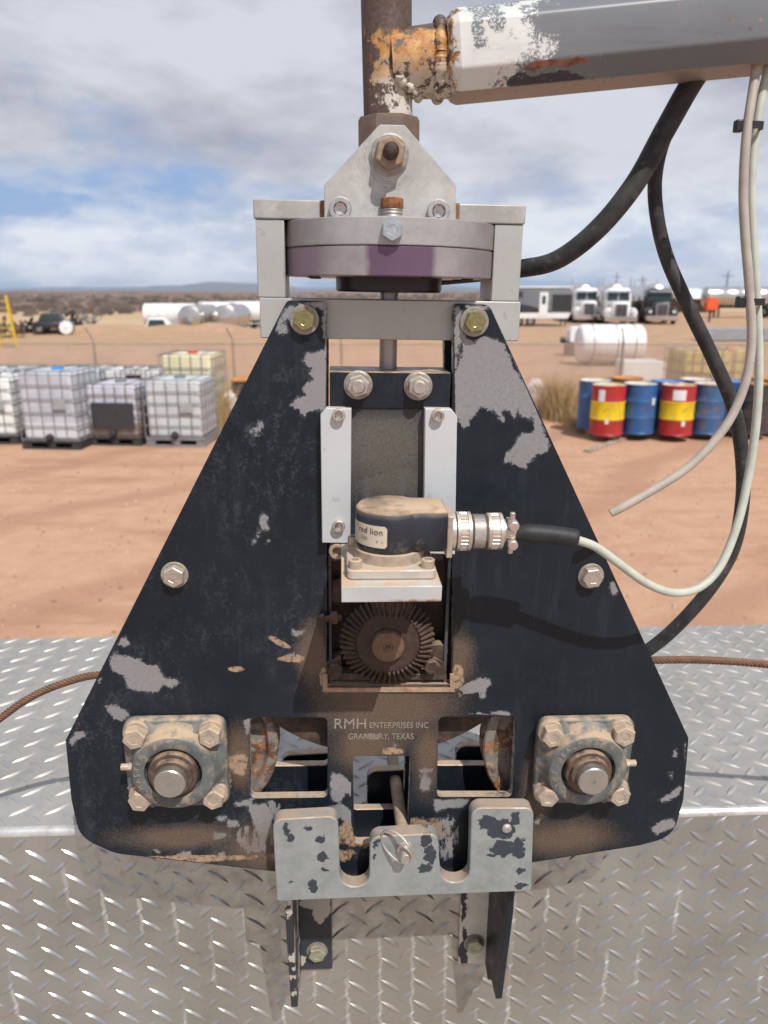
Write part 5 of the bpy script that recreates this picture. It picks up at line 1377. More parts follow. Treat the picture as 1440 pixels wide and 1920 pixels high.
# ------------------------------------------------------------------ steel drums
def drum_mat(nm, c, band=None, rusty=.0):
    s = Mat(nm); x, y, z = s.sepa(); f = s.noise(6, 6, .65)
    cc = s.mix(s.mr(f, .35, .7), c, tuple(min(1, q * 1.35 + .01) for q in c))
    if band:
        k = s.ma('MULTIPLY', s.mr(z, .272, .276), s.mr(z, .594, .590)); cc = s.mix(k, cc, band)
    cc = s.mix(s.ma('MULTIPLY', s.mr(s.noise(4, 6, .75, vec=s.mapp((1, 1, .5))), .42, .72), .5), cc, (0.10, 0.075, 0.055)); k = s.mr(s.ma('ADD', s.noise(9, 6, .7), rusty + .03), .66, .70); cc = s.mix(k, cc, (0.22, 0.10, 0.05))
    return s.fin(cc, .42, .0)
M_lid = Mat('drum_lid'); cc = M_lid.mix(M_lid.mr(M_lid.noise(5, 5, .6), .42, .52), (0.52, 0.27, 0.10), (0.62, 0.55, 0.45)); M_lid = M_lid.fin(cc, .6, 0)
M_lid2 = simple('drum_lid_pale', (0.58, 0.55, 0.48), .6, 0, .25, 5); M_lid3 = simple('drum_lid_orange', (0.50, 0.22, 0.06), .65, 0, .35, 6)
M_lid4 = simple('drum_lid_blue', (0.10, 0.22, 0.45), .5, 0, .25, 6)
def drum(label, u, v, m, lid, stick=None, dz=.12, scale=1.0):
    p = gp(u, v, dz); t = thing('steel_drum', label, 'drum', loc=tuple(p), group='steel drums on pallets', rz=random.uniform(-.3, .3))
    r = .292 * scale; H_ = .87 * scale
    pr = [(r * .97, 0), (r, .008), (r, .02), (r * .98, .028)]
    for zc_ in (.29, .58):
        pr += [(r * .98, zc_ * scale - .028), (r * 1.0, zc_ * scale - .008), (r * 1.012, zc_ * scale), (r * 1.0, zc_ * scale + .008), (r * .98, zc_ * scale + .028)]
    for k in range(3): pr += [(r * .98, .72 * scale + k * .03), (r * .99, .735 * scale + k * .03)]
    pr += [(r * .98, H_ - .03), (r, H_ - .015), (r, H_), (r * .975, H_)]
    MB().lathe(pr, (0, 0, 0), (0, 0, 1), 36, True, False).build('shell', m, t)
    lb = MB().lathe([(r * .974, H_), (r * .97, H_ - .018), (.001, H_ - .016)], (0, 0, 0), (0, 0, 1), 36)
    lb.lathe([(.035, 0), (.035, .012)], (r * .6, 0, H_ - .016), (0, 0, 1), 12, False, True); lb.build('lid', lid, t)
    if stick:
        for (a0, a1, z0, z1, mm) in stick:
            g = MB(); vs = []; n = 8
            for k in range(n + 1):
                a = R(a0 + (a1 - a0) * k / n) - t.rotation_euler.z
                for z in (z0, z1): vs.append((r * 1.008 * math.cos(a), r * 1.008 * math.sin(a), z * scale))
            g.add(vs, [(2*k, 2*k + 2, 2*k + 3, 2*k + 1) for k in range(n)]).build('sticker', mm, t)
    return t
BLUE = (0.012, 0.09, 0.27); RED = (0.36, 0.012, 0.016); YEL = (0.78, 0.56, 0.004); BLK = (0.022, 0.025, 0.03)
D_b = drum_mat('drum_blue', BLUE); D_r = drum_mat('drum_red', RED, YEL); D_k = drum_mat('drum_black', BLK, rusty=.03); D_bw = drum_mat('drum_blue_worn', (0.03, 0.10, 0.24), rusty=.05)
M_wht = simple('sticker_white', (0.66, 0.66, 0.68), .6, 0, .08, 20)
drum('blue drum at the left end of the drum row, half behind the red one', 1110, 801, D_b, M_lid2)
drum('orange-topped drum behind the first red and yellow one', 1168, 794, drum_mat('drum_rust', (0.30, 0.14, 0.05)), M_lid3)
drum('bright blue drum with a pale lid just right of the first red and yellow drum', 1193, 810, D_b, M_lid2, [(-62, -48, .52, .64, M_wht)])
drum('red and yellow drum at the left end, with a torn white sticker', 1135, 813, D_r, M_lid, [(-140, -118, .60, .80, M_wht), (-112, -100, .22, .30, M_wht)])
drum('tall dark blue drum with a white lid between the two pallets', 1243, 803, D_b, M_lid4)
drum('blue drum behind the right red and yellow drum', 1296, 798, D_b, M_lid2)
drum('red and yellow drum with a large white sticker, on the second pallet', 1264, 813, D_r, M_lid, [(-128, -86, .62, .80, M_wht), (-92, -80, .18, .27, M_wht)])
drum('scuffed blue drum with a rusty pale lid beside the black hose', 1322, 810, D_bw, M_lid, [])
drum('dark blue drum seen behind the black hose', 1368, 803, D_b, M_lid4)
drum('black drum with an orange-rimmed lid behind the pale cables', 1408, 809, D_k, M_lid3)
drum('blue drum at the right edge of the photo', 1464, 806, D_b, M_lid3)
drum('black drum hidden behind the black one at the right', 1428, 796, D_k, M_lid3)
M_wood = simple('old_wood', (0.30, 0.235, 0.18), .85, 0, .35, 12, .4)
def pallet(u, v, w_, lab, rz=0, d=1.15):
    p = gp(u, v); t = thing('wooden_pallet', lab, 'pallet', loc=(p.x, p.y, 0), rz=rz, group='wooden pallets under the drums')
    for k in range(7): MB().box((-w_/2 + .05 + (w_ - .1) * k / 6, d / 2, .108), (w_ / 8, d, .02)).build('board', M_wood, t, bev=.003)
    for yy in (.04, d / 2, d - .04): MB().box((0, yy, .055), (w_, .09, .08)).build('stringer', M_wood, t, bev=.003)
    for yy in (.05, d - .05): MB().box((0, yy, .008), (w_, .1, .014)).build('bottom_board', M_wood, t, bev=.002)
    return t
pallet(1163, 818, 1.22, 'weathered wooden pallet under the two leftmost front drums'); pallet(1287, 818, 1.15, 'weathered wooden pallet under the second red and yellow drum'); pallet(1425, 815, 1.2, 'wooden pallet under the black drums at the right')
# loose plank
a, b_ = gp(1100, 848), gp(1170, 824); t = MB(); L = (b_ - a).length
o = MB().box((0, 0, .02), (L, .12, .035)).build('wood_plank', M_wood, bev=.004); o.location = (a + b_) / 2; o.rotation_euler = (0, 0, math.atan2(b_.y - a.y, b_.x - a.x)); tag(o, 'loose grey wooden plank lying on the dirt in front of the drums', 'plank')
# dark box and white jug beside the head on the left, white bag on the right
p = gp(452, 790); t = thing('steel_box', 'black box with a rusty orange top partly hidden by the left edge of the head', 'box', loc=tuple(p))
MB().bb(-.15, .45, 0, .5, .28, .80).build('box_body', M_dark2, t, bev=.01); MB().bb(-.17, .47, -.02, .52, .801, .84).build('box_top', M_lid3, t, bev=.006)
for x in (-.12, .42):
    MB().bb(x - .03, x + .03, .02, .48, 0, .279).build('leg', M_cager, t, bev=.004)
p = gp(440, 792); g = MB(); g.lathe([(.10, 0), (.13, .03), (.13, .22), (.10, .30), (.04, .34), (.04, .38)], (0, 0, 0), (0, 0, 1), 20, True, True)
o = g.build('plastic_jug', simple('jug_white', (0.68, 0.68, 0.66), .5, 0, .06, 10)); o.location = p + Vector((0, -.3, .30)); tag(o, 'white plastic jug in front of the black box, left of the head', 'jug')
jg = MB().bb(-.2, .2, -.2, .2, 0, .30); o = jg.build('wooden_crate', M_wood, bev=.01); o.location = p + Vector((0, -.3, 0)); tag(o, 'small wooden crate holding up the white jug', 'crate')
p = gp(1000, 772); g = MB(); vs = []
g.lathe([(.16, 0), (.24, .06), (.26, .3), (.22, .5), (.13, .66), (.05, .72)], (0, 0, 0), (0, 0, 1), 18, True, True)
g.v = [tuple(Vector(q) * (1 + .12 * mnoise.noise(Vector(q) * 7))) for q in g.v]
o = g.build('white_bag', simple('bag_white', (0.66, 0.64, 0.62), .7, 0, .08, 10, .5), smooth=60); o.location = p; tag(o, 'crumpled white sack just right of the head', 'sack')
# ------------------------------------------------------------------ chain link fence
FD = 15.6
f0 = Vector((-13.5, FD + .25, 0)); f1 = Vector((13.5, FD - .15, 0)); fl = (f1 - f0).length
fen = thing('chain_link_fence', 'chain link fence with bare steel posts running behind the totes and drums', 'fence', loc=tuple(f0), rz=math.atan2(f1.y - f0.y, f1.x - f0.x))
M_galv = simple('galvanised', (0.34, 0.29, 0.24), .6, .2, .2, 3)
wm = MB(); Hf = 1.50; st_ = .065; r = .0070
k = 0; x = 0.0
while x < fl:
    for sg_ in (1, -1):
        a = Vector((x, .002 * sg_, .03)); b_ = Vector((x + sg_ * Hf * .85, .002 * sg_, Hf))
        if 0 <= b_.x <= fl:
            e = Vector((-(b_.z - a.z), 0, b_.x - a.x)).normalized() * r; y_ = Vector((0, r, 0))
            wm.add([a - e, a + y_, a + e, b_ - e, b_ + y_, b_ + e], [(0, 1, 4, 3), (1, 2, 5, 4), (2, 0, 3, 5)])
    x += st_
wm.build('wire_mesh', simple('dusty_wire', (0.44, 0.32, 0.235), .8, 0, .15, 2), fen, smooth=0)
MB().cyl((0, 0, Hf + .01), (fl, 0, Hf + .01), .012, 8).build('top_wire', M_galv, fen)
for u in (-60, 175, 437, 640, 905, 1164, 1420, 1600):
    p = wp(u, 700, FD); q = fen.matrix_basis.inverted() @ Vector((p.x, p.y, 0)); x = q.x
    g = MB(); g.cyl((x, 0.035, 0), (x, 0.035, Hf + .06), .028, 10); g.tube([(x, .035, Hf + .05), (x - .01, .02, Hf + .12), (x - .085, -.10, Hf + .33)], .017, 8)
    g.build('post', M_galv, fen)
# ------------------------------------------------------------------ dry weeds
def weeds(spots, name):
    g = MB()
    for u, v, wd, hh, n in spots:
        p = gp(u, v)
        for i in range(n):
            x = p.x + random.gauss(0, wd * .45); y = p.y + random.gauss(0, .3); h = hh * random.uniform(.35, 1.0) * math.exp(-((x - p.x) / wd) ** 2 * .5)
            lx, ly = random.uniform(-.5, .5) * h, random.uniform(-.4, .4) * h; w_ = .006
            m = Vector((x + lx * .4, y + ly * .4, h * .6)); t_ = Vector((x + lx, y + ly, h)); a = random.random() * PI; e = Vector((math.cos(a), math.sin(a), 0)) * w_
            b0 = Vector((x, y, 0)); g.add([b0 - e, b0 + e, m - e, m + e, t_], [(0, 1, 3, 2), (2, 3, 4)])
            for q in range(3):
                c = b0.lerp(t_, random.uniform(.3, .9)); d = Vector((random.uniform(-1, 1), random.uniform(-1, 1), random.uniform(.2, 1))) * .12; g.add([c, c + e * .6, c + d], [(0, 1, 2)])
    s = Mat(name); c = s.mix(s.mr(s.noise(3, 4), .35, .65), (0.36, 0.235, 0.10), (0.50, 0.37, 0.20)); o = g.build(name, s.fin(c, .9), smooth=0); o['kind'] = 'stuff'
weeds([(1050, 785, .38, 1.05, 620), (1020, 775, .25, 1.0, 260), (1075, 792, .25, .7, 260), (1180, 780, .9, .55, 300), (420, 800, .22, 1.0, 380), (405, 812, .15, .5, 140), (445, 760, .2, .7, 160), (1090, 806, .3, .3, 150), (1360, 770, 1.2, .5, 250), (60, 780, 1.5, .3, 200),
       (700, 760, 2.0, .3, 200)], 'dry_weeds')
# ------------------------------------------------------------------ vehicles
M_tyre = simple('tyre', (0.02, 0.02, 0.021), .8, 0, .2, 8); M_wh = simple('vehicle_white', (0.72, 0.73, 0.74), .3, 0, .05, 2); M_ss = metal('stainless_tank', (0.62, 0.60, 0.57), .25, .9, .06, 2, bump=0)
M_chr = metal('chrome', (0.75, 0.75, 0.76), .12, 1.0, .03, 3, bump=0); M_glass = simple('dark_glass', (0.03, 0.055, 0.06), .12, 0, .1, 3); M_grl = simple('grille_dark', (0.03, 0.03, 0.032), .5, .3, .3, 6)
M_frm = simple('chassis_dark', (0.035, 0.032, 0.03), .7, 0, .3, 3); M_blk = simple('vehicle_black', (0.03, 0.032, 0.036), .35, 0, .2, 3); M_hl = simple('lamp_lens', (0.7, 0.7, 0.68), .1, 0, .02, 3)
def wheelp(par, x, y, r, w_=.28, ax=(1, 0, 0), rim=M_chr):
    A = Vector(ax); c = Vector((x, y, r))
    o = MB().lathe([(r * .55, 0), (r * .9, 0), (r, .05), (r, w_ - .05), (r * .9, w_), (r * .55, w_)], c - A * w_ / 2, A, 24).build('wheel', M_tyre, par)
    MB().lathe([(.001, .02), (r * .2, 0.0), (r * .3, .05), (r * .56, .06), (r * .56, w_ - .06), (r * .3, w_ - .05), (r * .2, w_), (.001, w_ - .02)], c - A * w_ / 2, A, 20).build('rim', rim, o)
def tanker(label, loc, rz, L, r, mat, zc_=1.75, cab=False):
    t = thing('tank_trailer', label, 'tank trailer', loc=loc, rz=rz, group='tank trailers parked in the yard')
    pr = [(0.02, -.28), (r * .5, -.22), (r * .85, -.1), (r, 0)]
    for k in range(1, 6): pr += [(r, L * k / 6 - .03), (r * 1.015, L * k / 6), (r, L * k / 6 + .03)]
    pr += [(r, L), (r * .85, L + .1), (r * .5, L + .22), (.02, L + .28)]
    MB().lathe(pr, (-L/2, 0, zc_), (1, 0, 0), 36).build('tank', mat, t)
    MB().bb(-L/2 + .2, L/2 - .2, -.45, .45, zc_ - r - .12, zc_ - r + .12).build('frame', M_frm, t, bev=.02)
    for x in (L/2 - .9, L/2 - 2.1):
        for s_ in (-1, 1): wheelp(t, x, s_ * .95, .5, .5, (0, 1, 0))
    for s_ in (-1, 1): MB().bb(-L/2 + 1.2, -L/2 + 1.35, s_ * .5 - .07, s_ * .5 + .07, 0, zc_ - r).build('landing_leg', M_frm, t); MB().bb(L/2 - 2.8, L/2 - .2, s_ * .72, s_ * 1.2, 1.04, 1.09).build('fender', mat, t)
    MB().lathe([(.3, 0), (.3, .12), (.1, .16)], (0, 0, zc_ + r - .03), (0, 0, 1), 18, False, True).build('hatch', M_ss, t)
    return t
def semi(label, u, v, mat, rz=0.0, tank=None, stack=True):
    p = gp(u, v); t = thing('semi_truck', label, 'truck', loc=tuple(p), rz=rz, group='trucks parked nose to the camera')
    # local -y is forward
    hd = MB().plate([(-.62, .55), (.62, .55), (.70, 1.1), (.62, 1.62), (.45, 1.74), (-.45, 1.74), (-.62, 1.62), (-.70, 1.1)], [], -.6, 1.4, .06); hd.build('hood', mat, t, smooth=50)
    gr = MB().plate(rnd([(-.40, .62), (.40, .62), (.40, 1.55), (-.40, 1.55)], .08), [], -.66, -.59, .02); gq = gr.build('grille', M_grl, t)
    g2 = MB()
    g2.plate(rnd([(-.46, .58), (.46, .58), (.46, 1.61), (-.46, 1.61)], .1), [rnd([(-.38, .64), (.38, .64), (.38, 1.53), (-.38, 1.53)], .07)], -.70, -.60, .01)
    for k in range(9): g2.box((-.32 + .08 * k, -.675, 1.08), (.015, .02, .86))
    g2.build('grille_frame', M_chr, gq)
    MB().plate(rnd([(-1.2, .32), (1.2, .32), (1.2, .68), (-1.2, .68)], .08), [], -.92, -.78, .03).build('bumper', M_chr, t)
    for s_ in (-1, 1):
        MB().plate(rnd([(s_ * .72 - .0, .66), (s_ * 1.18, .62), (s_ * 1.22, 1.02), (s_ * 1.05, 1.28), (s_ * .74, 1.32)], .06), [], -.62, .75, .05).build('fender', mat, t, smooth=50)
        h_ = MB().plate(rnd([(s_ * .74, .86), (s_ * 1.02, .86), (s_ * 1.02, 1.10), (s_ * .74, 1.10)], .04), [], -.68, -.61, .01).build('headlight', M_chr, t)
        MB().bb(s_ * .78, s_ * .98, -.70, -.682, .90, 1.06).build('lens', M_hl, h_)
        wheelp(t, s_ * 1.0, .15, .5, .3); wheelp(t, s_ * .95, 4.2, .5, .5)
        m = MB(); m.cyl((s_ * 1.05, 1.5, 2.2), (s_ * 1.35, 1.4, 2.2), .02, 8); m.box((s_ * 1.36, 1.38, 2.05), (.16, .06, .5)); m.build('mirror', M_chr, t)
        if stack: MB().lathe([(.07, 0), (.07, 1.0), (.09, 1.05), (.09, 2.0), (.06, 2.05), (.06, 2.5)], (s_ * 1.08, 2.9, 1.1), (0, 0, 1), 14, True, True).build('exhaust_stack', M_chr, t)
        MB().cyl((s_ * .95, 1.7, .72), (s_ * .95, 3.2, .72), .33, 20).build('fuel_tank', M_chr, t)
    cb = MB().plate([(-.98, .9), (.98, .9), (1.0, 2.0), (.90, 2.62), (.6, 2.76), (-.6, 2.76), (-.90, 2.62), (-1.0, 2.0)], [], 1.38, 3.0, .06); cb.build('cab', mat, t, smooth=50)
    ws = MB().plate(rnd([(-.86, 1.82), (.86, 1.82), (.78, 2.42), (-.78, 2.42)], .06), [], 1.345, 1.375, .008).build('windshield', M_glass, t)
    MB().box((0, 1.34, 2.12), (.05, .02, .60)).build('pillar', mat, ws)
    MB().plate([(-.90, 2.44), (.90, 2.44), (.84, 2.56), (-.84, 2.56)], [], 1.12, 1.37, .01).build('sun_visor', M_chr, t)
    MB().bb(-.42, .42, 3.0, 7.5, .75, .98).build('chassis', M_frm, t)
    if tank: MB().lathe([(.02, -.25), (.6, -.2), (1.0, 0), (1.08, .1), (1.08, 7.8), (1.0, 8), (.5, 8.2)], (0, 3.8, 2.05), (0, 1, 0), 32).build('tank', tank, t)
    return t
semi('white semi truck with chrome grille parked beside the camper', 1101, 606, M_wh, -.12, M_ss)
semi('white semi truck in the middle of the three, its windshield flashing in the sun', 1160, 610, M_wh, -.15, M_ss)
semi('black semi truck with chrome bumper, rightmost of the three', 1237, 608, M_blk, -.2, M_ss)
t = tanker('long silver tank trailer at the right edge with dark undercarriage', tuple(gp(1445, 600) + Vector((.5, 6, 0))), 0, 8.5, .95, M_ss, 2.0)
def left_tank(lab, u, v_top, r, L, rz, mat, D):
    c = wp(u, v_top, D); zb = terr(c.x, D); tanker(lab, (c.x, D, zb), rz, L, r, mat, c.z - zb - r)
left_tank('long white tank trailer seen from the side behind the dirt mound', 318, 569, 1.15, 5.2, .06, M_wh, 82)
left_tank('round stainless tank trailer end between the white tanks', 374, 571, 1.15, 6, 1.45, M_ss, 76)
left_tank('white tank trailer behind the two stainless tank ends', 408, 566, 1.15, 4.2, .3, M_wh, 90)
left_tank('stainless tank trailer whose dark round end faces the camera, near the head', 435, 570, 1.2, 6, 1.5, M_ss, 78)
left_tank('white tank trailer partly hidden by the frame post', 462, 565, 1.15, 4, .35, M_wh, 92)
for u, vt, r_, mm, D, lb in ((1132, 560, 1.15, M_frm, 74, 'dark tank trailer seen between the two white trucks'), (1203, 558, 1.15, M_ss, 78, 'stainless tank trailer seen between the white and the black truck'), (1188, 566, 1.0, M_frm, 70, 'low dark tank trailer just left of the black truck')):
    left_tank(lb, u, vt, r_, 6, 1.35, mm, D)
semi('dark semi truck behind the others, between the white and black ones', 1212, 596, M_frm, -.2, M_ss)
# white pickup and wreck on the left
def car(label, u, v, D, L, h, mat, nm='parked_car', cat='car', rz=0.0):
    c = wp(u, v, D); zb = terr(c.x, D); t = thing(nm, label, cat, loc=(c.x, D, zb), rz=rz)
    g = MB().plate(rnd([(-L/2, .35), (L/2, .35), (L/2, h * .55), (L * .28, h * .62), (L * .16, h), (-L * .22, h), (-L * .32, h * .62), (-L/2, h * .58)], .08), [], -.85, .85, .08); g.build('body', mat, t, smooth=50)
    for s_ in (-1, 1): MB().plate(rnd([(-L * .26, h * .64), (L * .21, h * .64), (L * .14, h * .93), (-L * .20, h * .93)], .04), [], s_ * .86 - .01, s_ * .86 + .01, .004).build('window', M_glass, t)
    for x in (-L * .32, L * .32):
        for s_ in (-1, 1): wheelp(t, x, s_ * .8, .34, .2, (0, 1, 0))
    return t
car('white truck cab standing under the long white tank trailer', 300, 615, 70, 3.6, 1.9, M_wh, 'pickup_truck', 'pickup', .1)
car('white car parked far back behind the dirt mound on the left', 222, 604, 74, 3.4, 1.2, M_wh, rz=.4)
car('black and white wrecked car beside the scrap on the left', 102, 622, 47, 2.2, 1.2, M_blk, 'wrecked_car', 'wreck', .2)
p = wp(126, 622, 46.5); o = MB().lathe([(.04, 0), (.36, .03), (.42, .3), (.36, .6), (.04, .62)], (0, 0, .42), (.3, -1, 0), 20).build('white_drum_end', M_wh); o.location = (p.x, p.y, 0); o.name = 'water_tank'; tag(o, 'small white round tank leaning against the wrecked black car', 'tank')
for i, (u, v, D, s_, mm, lb) in enumerate([(20, 618, 44, .9, M_cager, 'rusty scrap pile next to the yellow ladder frame'), (45, 617, 47, .8, M_grl, 'dark scrap pile left of the wrecked car'), (140, 606, 55, 1.1, M_grl, 'heap of black scrap behind the wrecked car'), (170, 604, 60, .8, M_cage, 'grey scrap heap right of the black one')]):
    c = wp(u, v, D); t = MB(); rs = random.Random(i)
    for k in range(26):
        a = Vector((rs.gauss(0, .45) * s_, rs.gauss(0, .3), abs(rs.gauss(0, .35)) * s_)); d = Vector((rs.uniform(-1, 1), rs.uniform(-1, 1), rs.uniform(-.3, 1))).normalized() * rs.uniform(.3, .9) * s_
        t.cyl(a, a + d, rs.uniform(.02, .12) * s_, 7)
    o = t.build('scrap_heap', mm); o.location = (c.x, D, 0); o['kind'] = 'stuff'
# yellow stair frame at the left edge
p = gp(8, 652); t = thing('yellow_stair_frame', 'yellow steel stair frame at the left edge of the photo', 'stair frame', loc=tuple(p)); M_yp = simple('yellow_paint', (0.62, 0.42, 0.015), .5, 0, .15, 3)
for s_ in (-.42, .32):
    MB().tube([(s_ + .3, 0, 0), (s_ + .15, 0, 1.0), (s_, .15, 2.35)], .045, 8).build('rail', M_yp, t)
    MB().tube([(s_ - .15, .9, 0), (s_, .5, 1.3), (s_ + .05, .15, 2.3)], .04, 8).build('rail', M_yp, t)
for k in range(7): MB().bb(-.42 + .25 - k * .04, .32 + .25 - k * .04, -.02, .22, .28 + .3 * k, .31 + .3 * k).build('step', M_yp, t)
# camper trailer
p = gp(1005, 612); t = thing('camper_trailer', 'black and white camper trailer parked left of the trucks', 'camper', loc=tuple(p), rz=-.03)
sc_ = 1.0
MB().plate(rnd([(-3.0, .55), (2.35, .55), (2.6, 1.0), (2.6, 2.3), (2.35, 2.75), (-3.0, 2.75)], .15), [], 0, 2.4, .05).build('body', simple('camper_grey', (0.15, 0.16, 0.175), .35, 0, .05, 2), t, smooth=50)
MB().plate([(-2.98, .58), (2.3, .58), (2.5, .98), (-2.98, .98)], [], -.02, -.001, .004).build('skirt', M_wh, t)
MB().plate([(-2.98, 1.0), (1.2, 1.0), (-.6, 1.5), (-2.98, 1.9)], [], -.022, -.002, .004).build('stripe', M_blk, t); MB().plate([(-2.9, 2.1), (-1.1, 2.1), (-1.1, 2.5), (-2.9, 2.5)], [], -.03, -.003, .004).build('window', M_glass, t)
MB().plate([(1.1, 1.1), (2.55, 1.1), (2.55, 2.3), (1.1, 2.3)], [], -.024, -.004, .004).build('front_panel', M_blk, t)
dr_ = MB().plate(rnd([(.15, .75), (.78, .75), (.78, 2.45), (.15, 2.45)], .06), [], -.05, -.005, .01).build('door', M_wh, t); MB().plate(rnd([(.34, 1.6), (.6, 1.6), (.6, 2.2), (.34, 2.2)], .05), [], -.06, -.051, .003).build('window', M_glass, dr_)
MB().bb(-3.0, 2.5, -.06, 2.46, 2.752, 2.86).build('roof', M_wh, t, bev=.03)
for x in (-.9, 0.0): wheelp(t, x - .4, .15, .36, .22, (0, 1, 0))
for x in (1.9, 2.2): MB().bb(x - .04, x + .04, .3, .38, 0, .54).build('jack_leg', M_frm, t)
# white saddle tank beyond the fence and its neighbours
p = gp(1150, 688); t = thing('white_saddle_tank', 'white strapped water tank on its side beyond the fence, behind the drums', 'water tank', loc=(p.x, p.y, 0))
kx_ = wpx(62, 660, p.y)
MB().plate(rnd([(-kx_ * 1.0, .05), (kx_, .05), (kx_, 1.15), (kx_ * .8, 1.25), (-kx_ * .8, 1.25), (-kx_, 1.15)], .1), [], 0, .01, .003)
g = MB(); g.lathe([(.1, 0), (.55, .02), (.66, .12), (.66, 2 * kx_ - .12), (.55, 2 * kx_ - .02), (.1, 2 * kx_)], (-kx_, .66, .76), (1, 0, 0), 40, True, True); g.build('tank', M_wh, t, smooth=50)
for x in (-.35, .05, .35):
    MB().lathe([(.664, 0), (.672, 0), (.672, .035), (.664, .035)], (x * kx_ / .55, .66, .76), (1, 0, 0), 40).build('strap', M_cage, t)
for x in (-.7, .7): MB().bb(x * kx_ - .05, x * kx_ + .05, .1, 1.2, 0, .13).build('skid', M_frm, t)
p = gp(1078, 668); o = MB().plate(rnd([(-.25, .55), (.30, .55), (.30, 1.16), (-.15, 1.16), (-.25, 1.0)], .04), [], 0, .6, .02).build('pump_housing', M_wh); o.location = p
t2 = thing('pump_unit', 'white pump housing on a dark skid, left of the strapped tank', 'pump', loc=tuple(p)); o.parent = t2; o.location = (0, 0, 0)
MB().bb(-.35, .3, .05, .55, .05, .54).build('skid', M_frm, t2, bev=.01); MB().lathe([(.12, 0), (.12, .2)], (-.35, .3, .62), (-1, 0, 0), 12, True, True).build('pump_motor', M_grl, t2)
p = gp(1205, 716); o = MB().plate(rnd([(-.6, .02), (.62, .02), (.62, .52), (.5, .60), (-.6, .60)], .03), [], 0, .8, .02).build('white_chest', M_wh); o.location = p; tag(o, 'white chest standing beyond the fence, behind the blue drum', 'chest')
p = gp(1395, 640); g = MB(); g.plate(rnd([(-1.9, .05), (1.9, .05), (2.1, .62), (-2.1, .62)], .03), [rnd([(-1.8, .6), (1.8, .6), (1.75, .55), (-1.75, .55)], 0)], 0, .06, .01)
g = MB(); g.add([(-1.85, 0, .05), (1.85, 0, .05), (2.1, -.08, .64), (-2.1, -.08, .64), (-1.85, 1.2, .05), (1.85, 1.2, .05), (2.1, 1.28, .64), (-2.1, 1.28, .64), (-1.95, .06, .64), (1.95, .06, .64), (1.95, 1.14, .64), (-1.95, 1.14, .64), (-1.75, .12, .12), (1.75, .12, .12), (1.75, 1.08, .12), (-1.75, 1.08, .12)],
  [(0, 1, 2, 3), (4, 7, 6, 5), (0, 3, 7, 4), (1, 5, 6, 2), (0, 4, 5, 1), (3, 2, 9, 8), (2, 6, 10, 9), (6, 7, 11, 10), (7, 3, 8, 11), (8, 9, 13, 12), (9, 10, 14, 13), (10, 11, 15, 14), (11, 8, 12, 15), (12, 13, 14, 15)])
o = g.build('stock_trough', simple('trough_grey', (0.36, 0.40, 0.45), .4, .3, .1, 3), smooth=20); o.location = p; tag(o, 'long pale blue-grey open trough lying beyond the fence at the right', 'trough')
# ------------------------------------------------------------------ buildings and poles
def bld(name, label, u0, u1, v_eave, v_ridge, D, wm, rm, depth=14, gable=False, doors=()):
    a = wp(u0, v_eave, D); b_ = wp(u1, v_eave, D); hz = a.z; rz_ = wp(u0, v_ridge, D).z; w_ = b_.x - a.x
    t = thing(name, label, 'building', loc=((a.x + b_.x) / 2, D, 0)); zb = -.5
    if D > 150: zb = -2.6
    MB().bb(-w_/2, w_/2, 0, depth, zb, hz).build('wall', wm, t)
    g = MB(); e = .4
    if gable: g.add([(-w_/2 - e, -e, hz), (w_/2 + e, -e, hz), (w_/2 + e, depth + e, hz), (-w_/2 - e, depth + e, hz), (0, -e, rz_), (0, depth + e, rz_)], [(0, 1, 4), (1, 2, 5, 4), (2, 3, 5), (3, 0, 4, 5), (0, 3, 2, 1)])
    else: g.add([(-w_/2 - e, -e, hz), (w_/2 + e, -e, hz), (w_/2 + e, depth + e, hz), (-w_/2 - e, depth + e, hz), (-w_/2 - e, depth/2, rz_), (w_/2 + e, depth/2, rz_)], [(0, 1, 5, 4), (2, 3, 4, 5), (1, 2, 5), (3, 0, 4), (0, 3, 2, 1)])
    g.build('roof', rm, t, smooth=0)
    for x0, x1, z1, m in doors: MB().bb(x0 * w_ / 2, x1 * w_ / 2, -.06, -.003, 0, z1).build('door', m, t)
    return t
M_bt = simple('siding_tan', (0.36, 0.31, 0.23), .7, 0, .08, 1); M_bg = simple('siding_grey', (0.30, 0.32, 0.34), .6, .1, .08, 1); M_rg = simple('roof_grey', (0.33, 0.34, 0.36), .5, .2, .1, 1); M_rw = simple('roof_white', (0.72, 0.72, 0.72), .5, 0, .05, 1); M_br = simple('wall_brown', (0.15, 0.07, 0.055), .8, 0, .2, 1)
bld('metal_building', 'tan metal building with a low gable roof behind the parked trucks', 1178, 1300, 553, 537, 105, M_bt, M_bt, 30, True, [(-.6, -.2, 3.2, M_bg), (.2, .6, 3.2, M_bg)])
bld('white_roofed_shed', 'red-brown shed under a bright white roof, right of the tan building', 1291, 1345, 560, 541, 95, M_br, M_rw, 14, False, [(-.3, .3, 1.4, M_grl)])
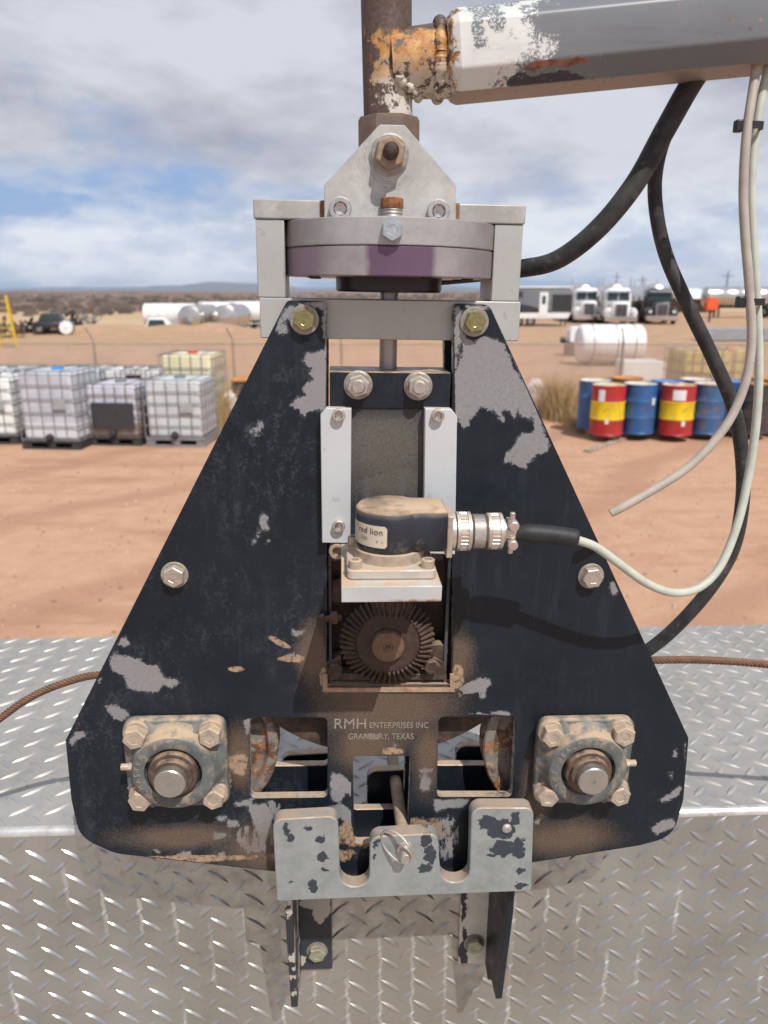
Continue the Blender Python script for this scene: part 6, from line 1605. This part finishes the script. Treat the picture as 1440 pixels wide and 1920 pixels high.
bld('long_building', 'long pale grey building at the right edge behind the silver tanker', 1335, 1560, 553, 541, 140, M_bg, M_rg, 30, False, [(-.5, -.3, 2.5, M_grl), (0, .2, 2.5, M_grl)])
bld('low_building', 'low grey building left of the tan one, behind the camper and trucks', 1085, 1172, 554, 546, 170, M_bg, M_rg, 20, False, [(-.2, .2, 2, M_grl)])
M_pole = simple('pole_wood', (0.12, 0.09, 0.075), .9, 0, .2, 1)
for u, vt, D, lb in ((1157, 512, 190, 'thin utility pole above the middle white truck'), (1205, 517, 170, 'utility pole above the tan building, with a cross arm'), (1366, 508, 150, 'utility pole standing behind the cables at the right')):
    c = wp(u, vt, D); t = thing('utility_pole', lb, 'utility pole', loc=(c.x, D, 0), group='utility poles along the yard')
    MB().cyl((0, 0, -2.5), (0, 0, c.z), .16, 10, .10).build('pole', M_pole, t); MB().box((0, -.16, c.z - .9), (2.2, .12, .14)).build('cross_arm', M_pole, t)
# orange sign post
p = gp(1333, 604); t = thing('orange_machine', 'small orange machine standing in front of the white-roofed shed', 'machine', loc=tuple(p))
M_or = simple('orange_paint', (0.75, 0.10, 0.02), .5, 0, .1, 3)
MB().plate(rnd([(-.45, 1.0), (.45, 1.0), (.5, 1.7), (.2, 2.0), (-.3, 2.0), (-.5, 1.6)], .05), [], 0, .8, .03).build('body', M_or, t); MB().cyl((0, .4, 0), (0, .4, 1.0), .09, 10).build('stand', M_frm, t)

# ------------------------------------------------------------------ air: thin haze over the whole plain
hz = MB().bb(-7600, 8600, -70, 9300, -30, 118).build('haze', bpy.data.materials.new('haze_air'), smooth=0); hz['kind'] = 'stuff'
hm = hz.data.materials[0]; hm.use_nodes = True; ht_ = hm.node_tree; ht_.nodes.clear()
pv = ht_.nodes.new('ShaderNodeVolumePrincipled'); pv.inputs['Color'].default_value = (0.70, 0.82, 1.0, 1); pv.inputs['Density'].default_value = 9e-5; pv.inputs['Anisotropy'].default_value = 0.0
mo = ht_.nodes.new('ShaderNodeOutputMaterial'); ht_.links.new(pv.outputs[0], mo.inputs['Volume'])
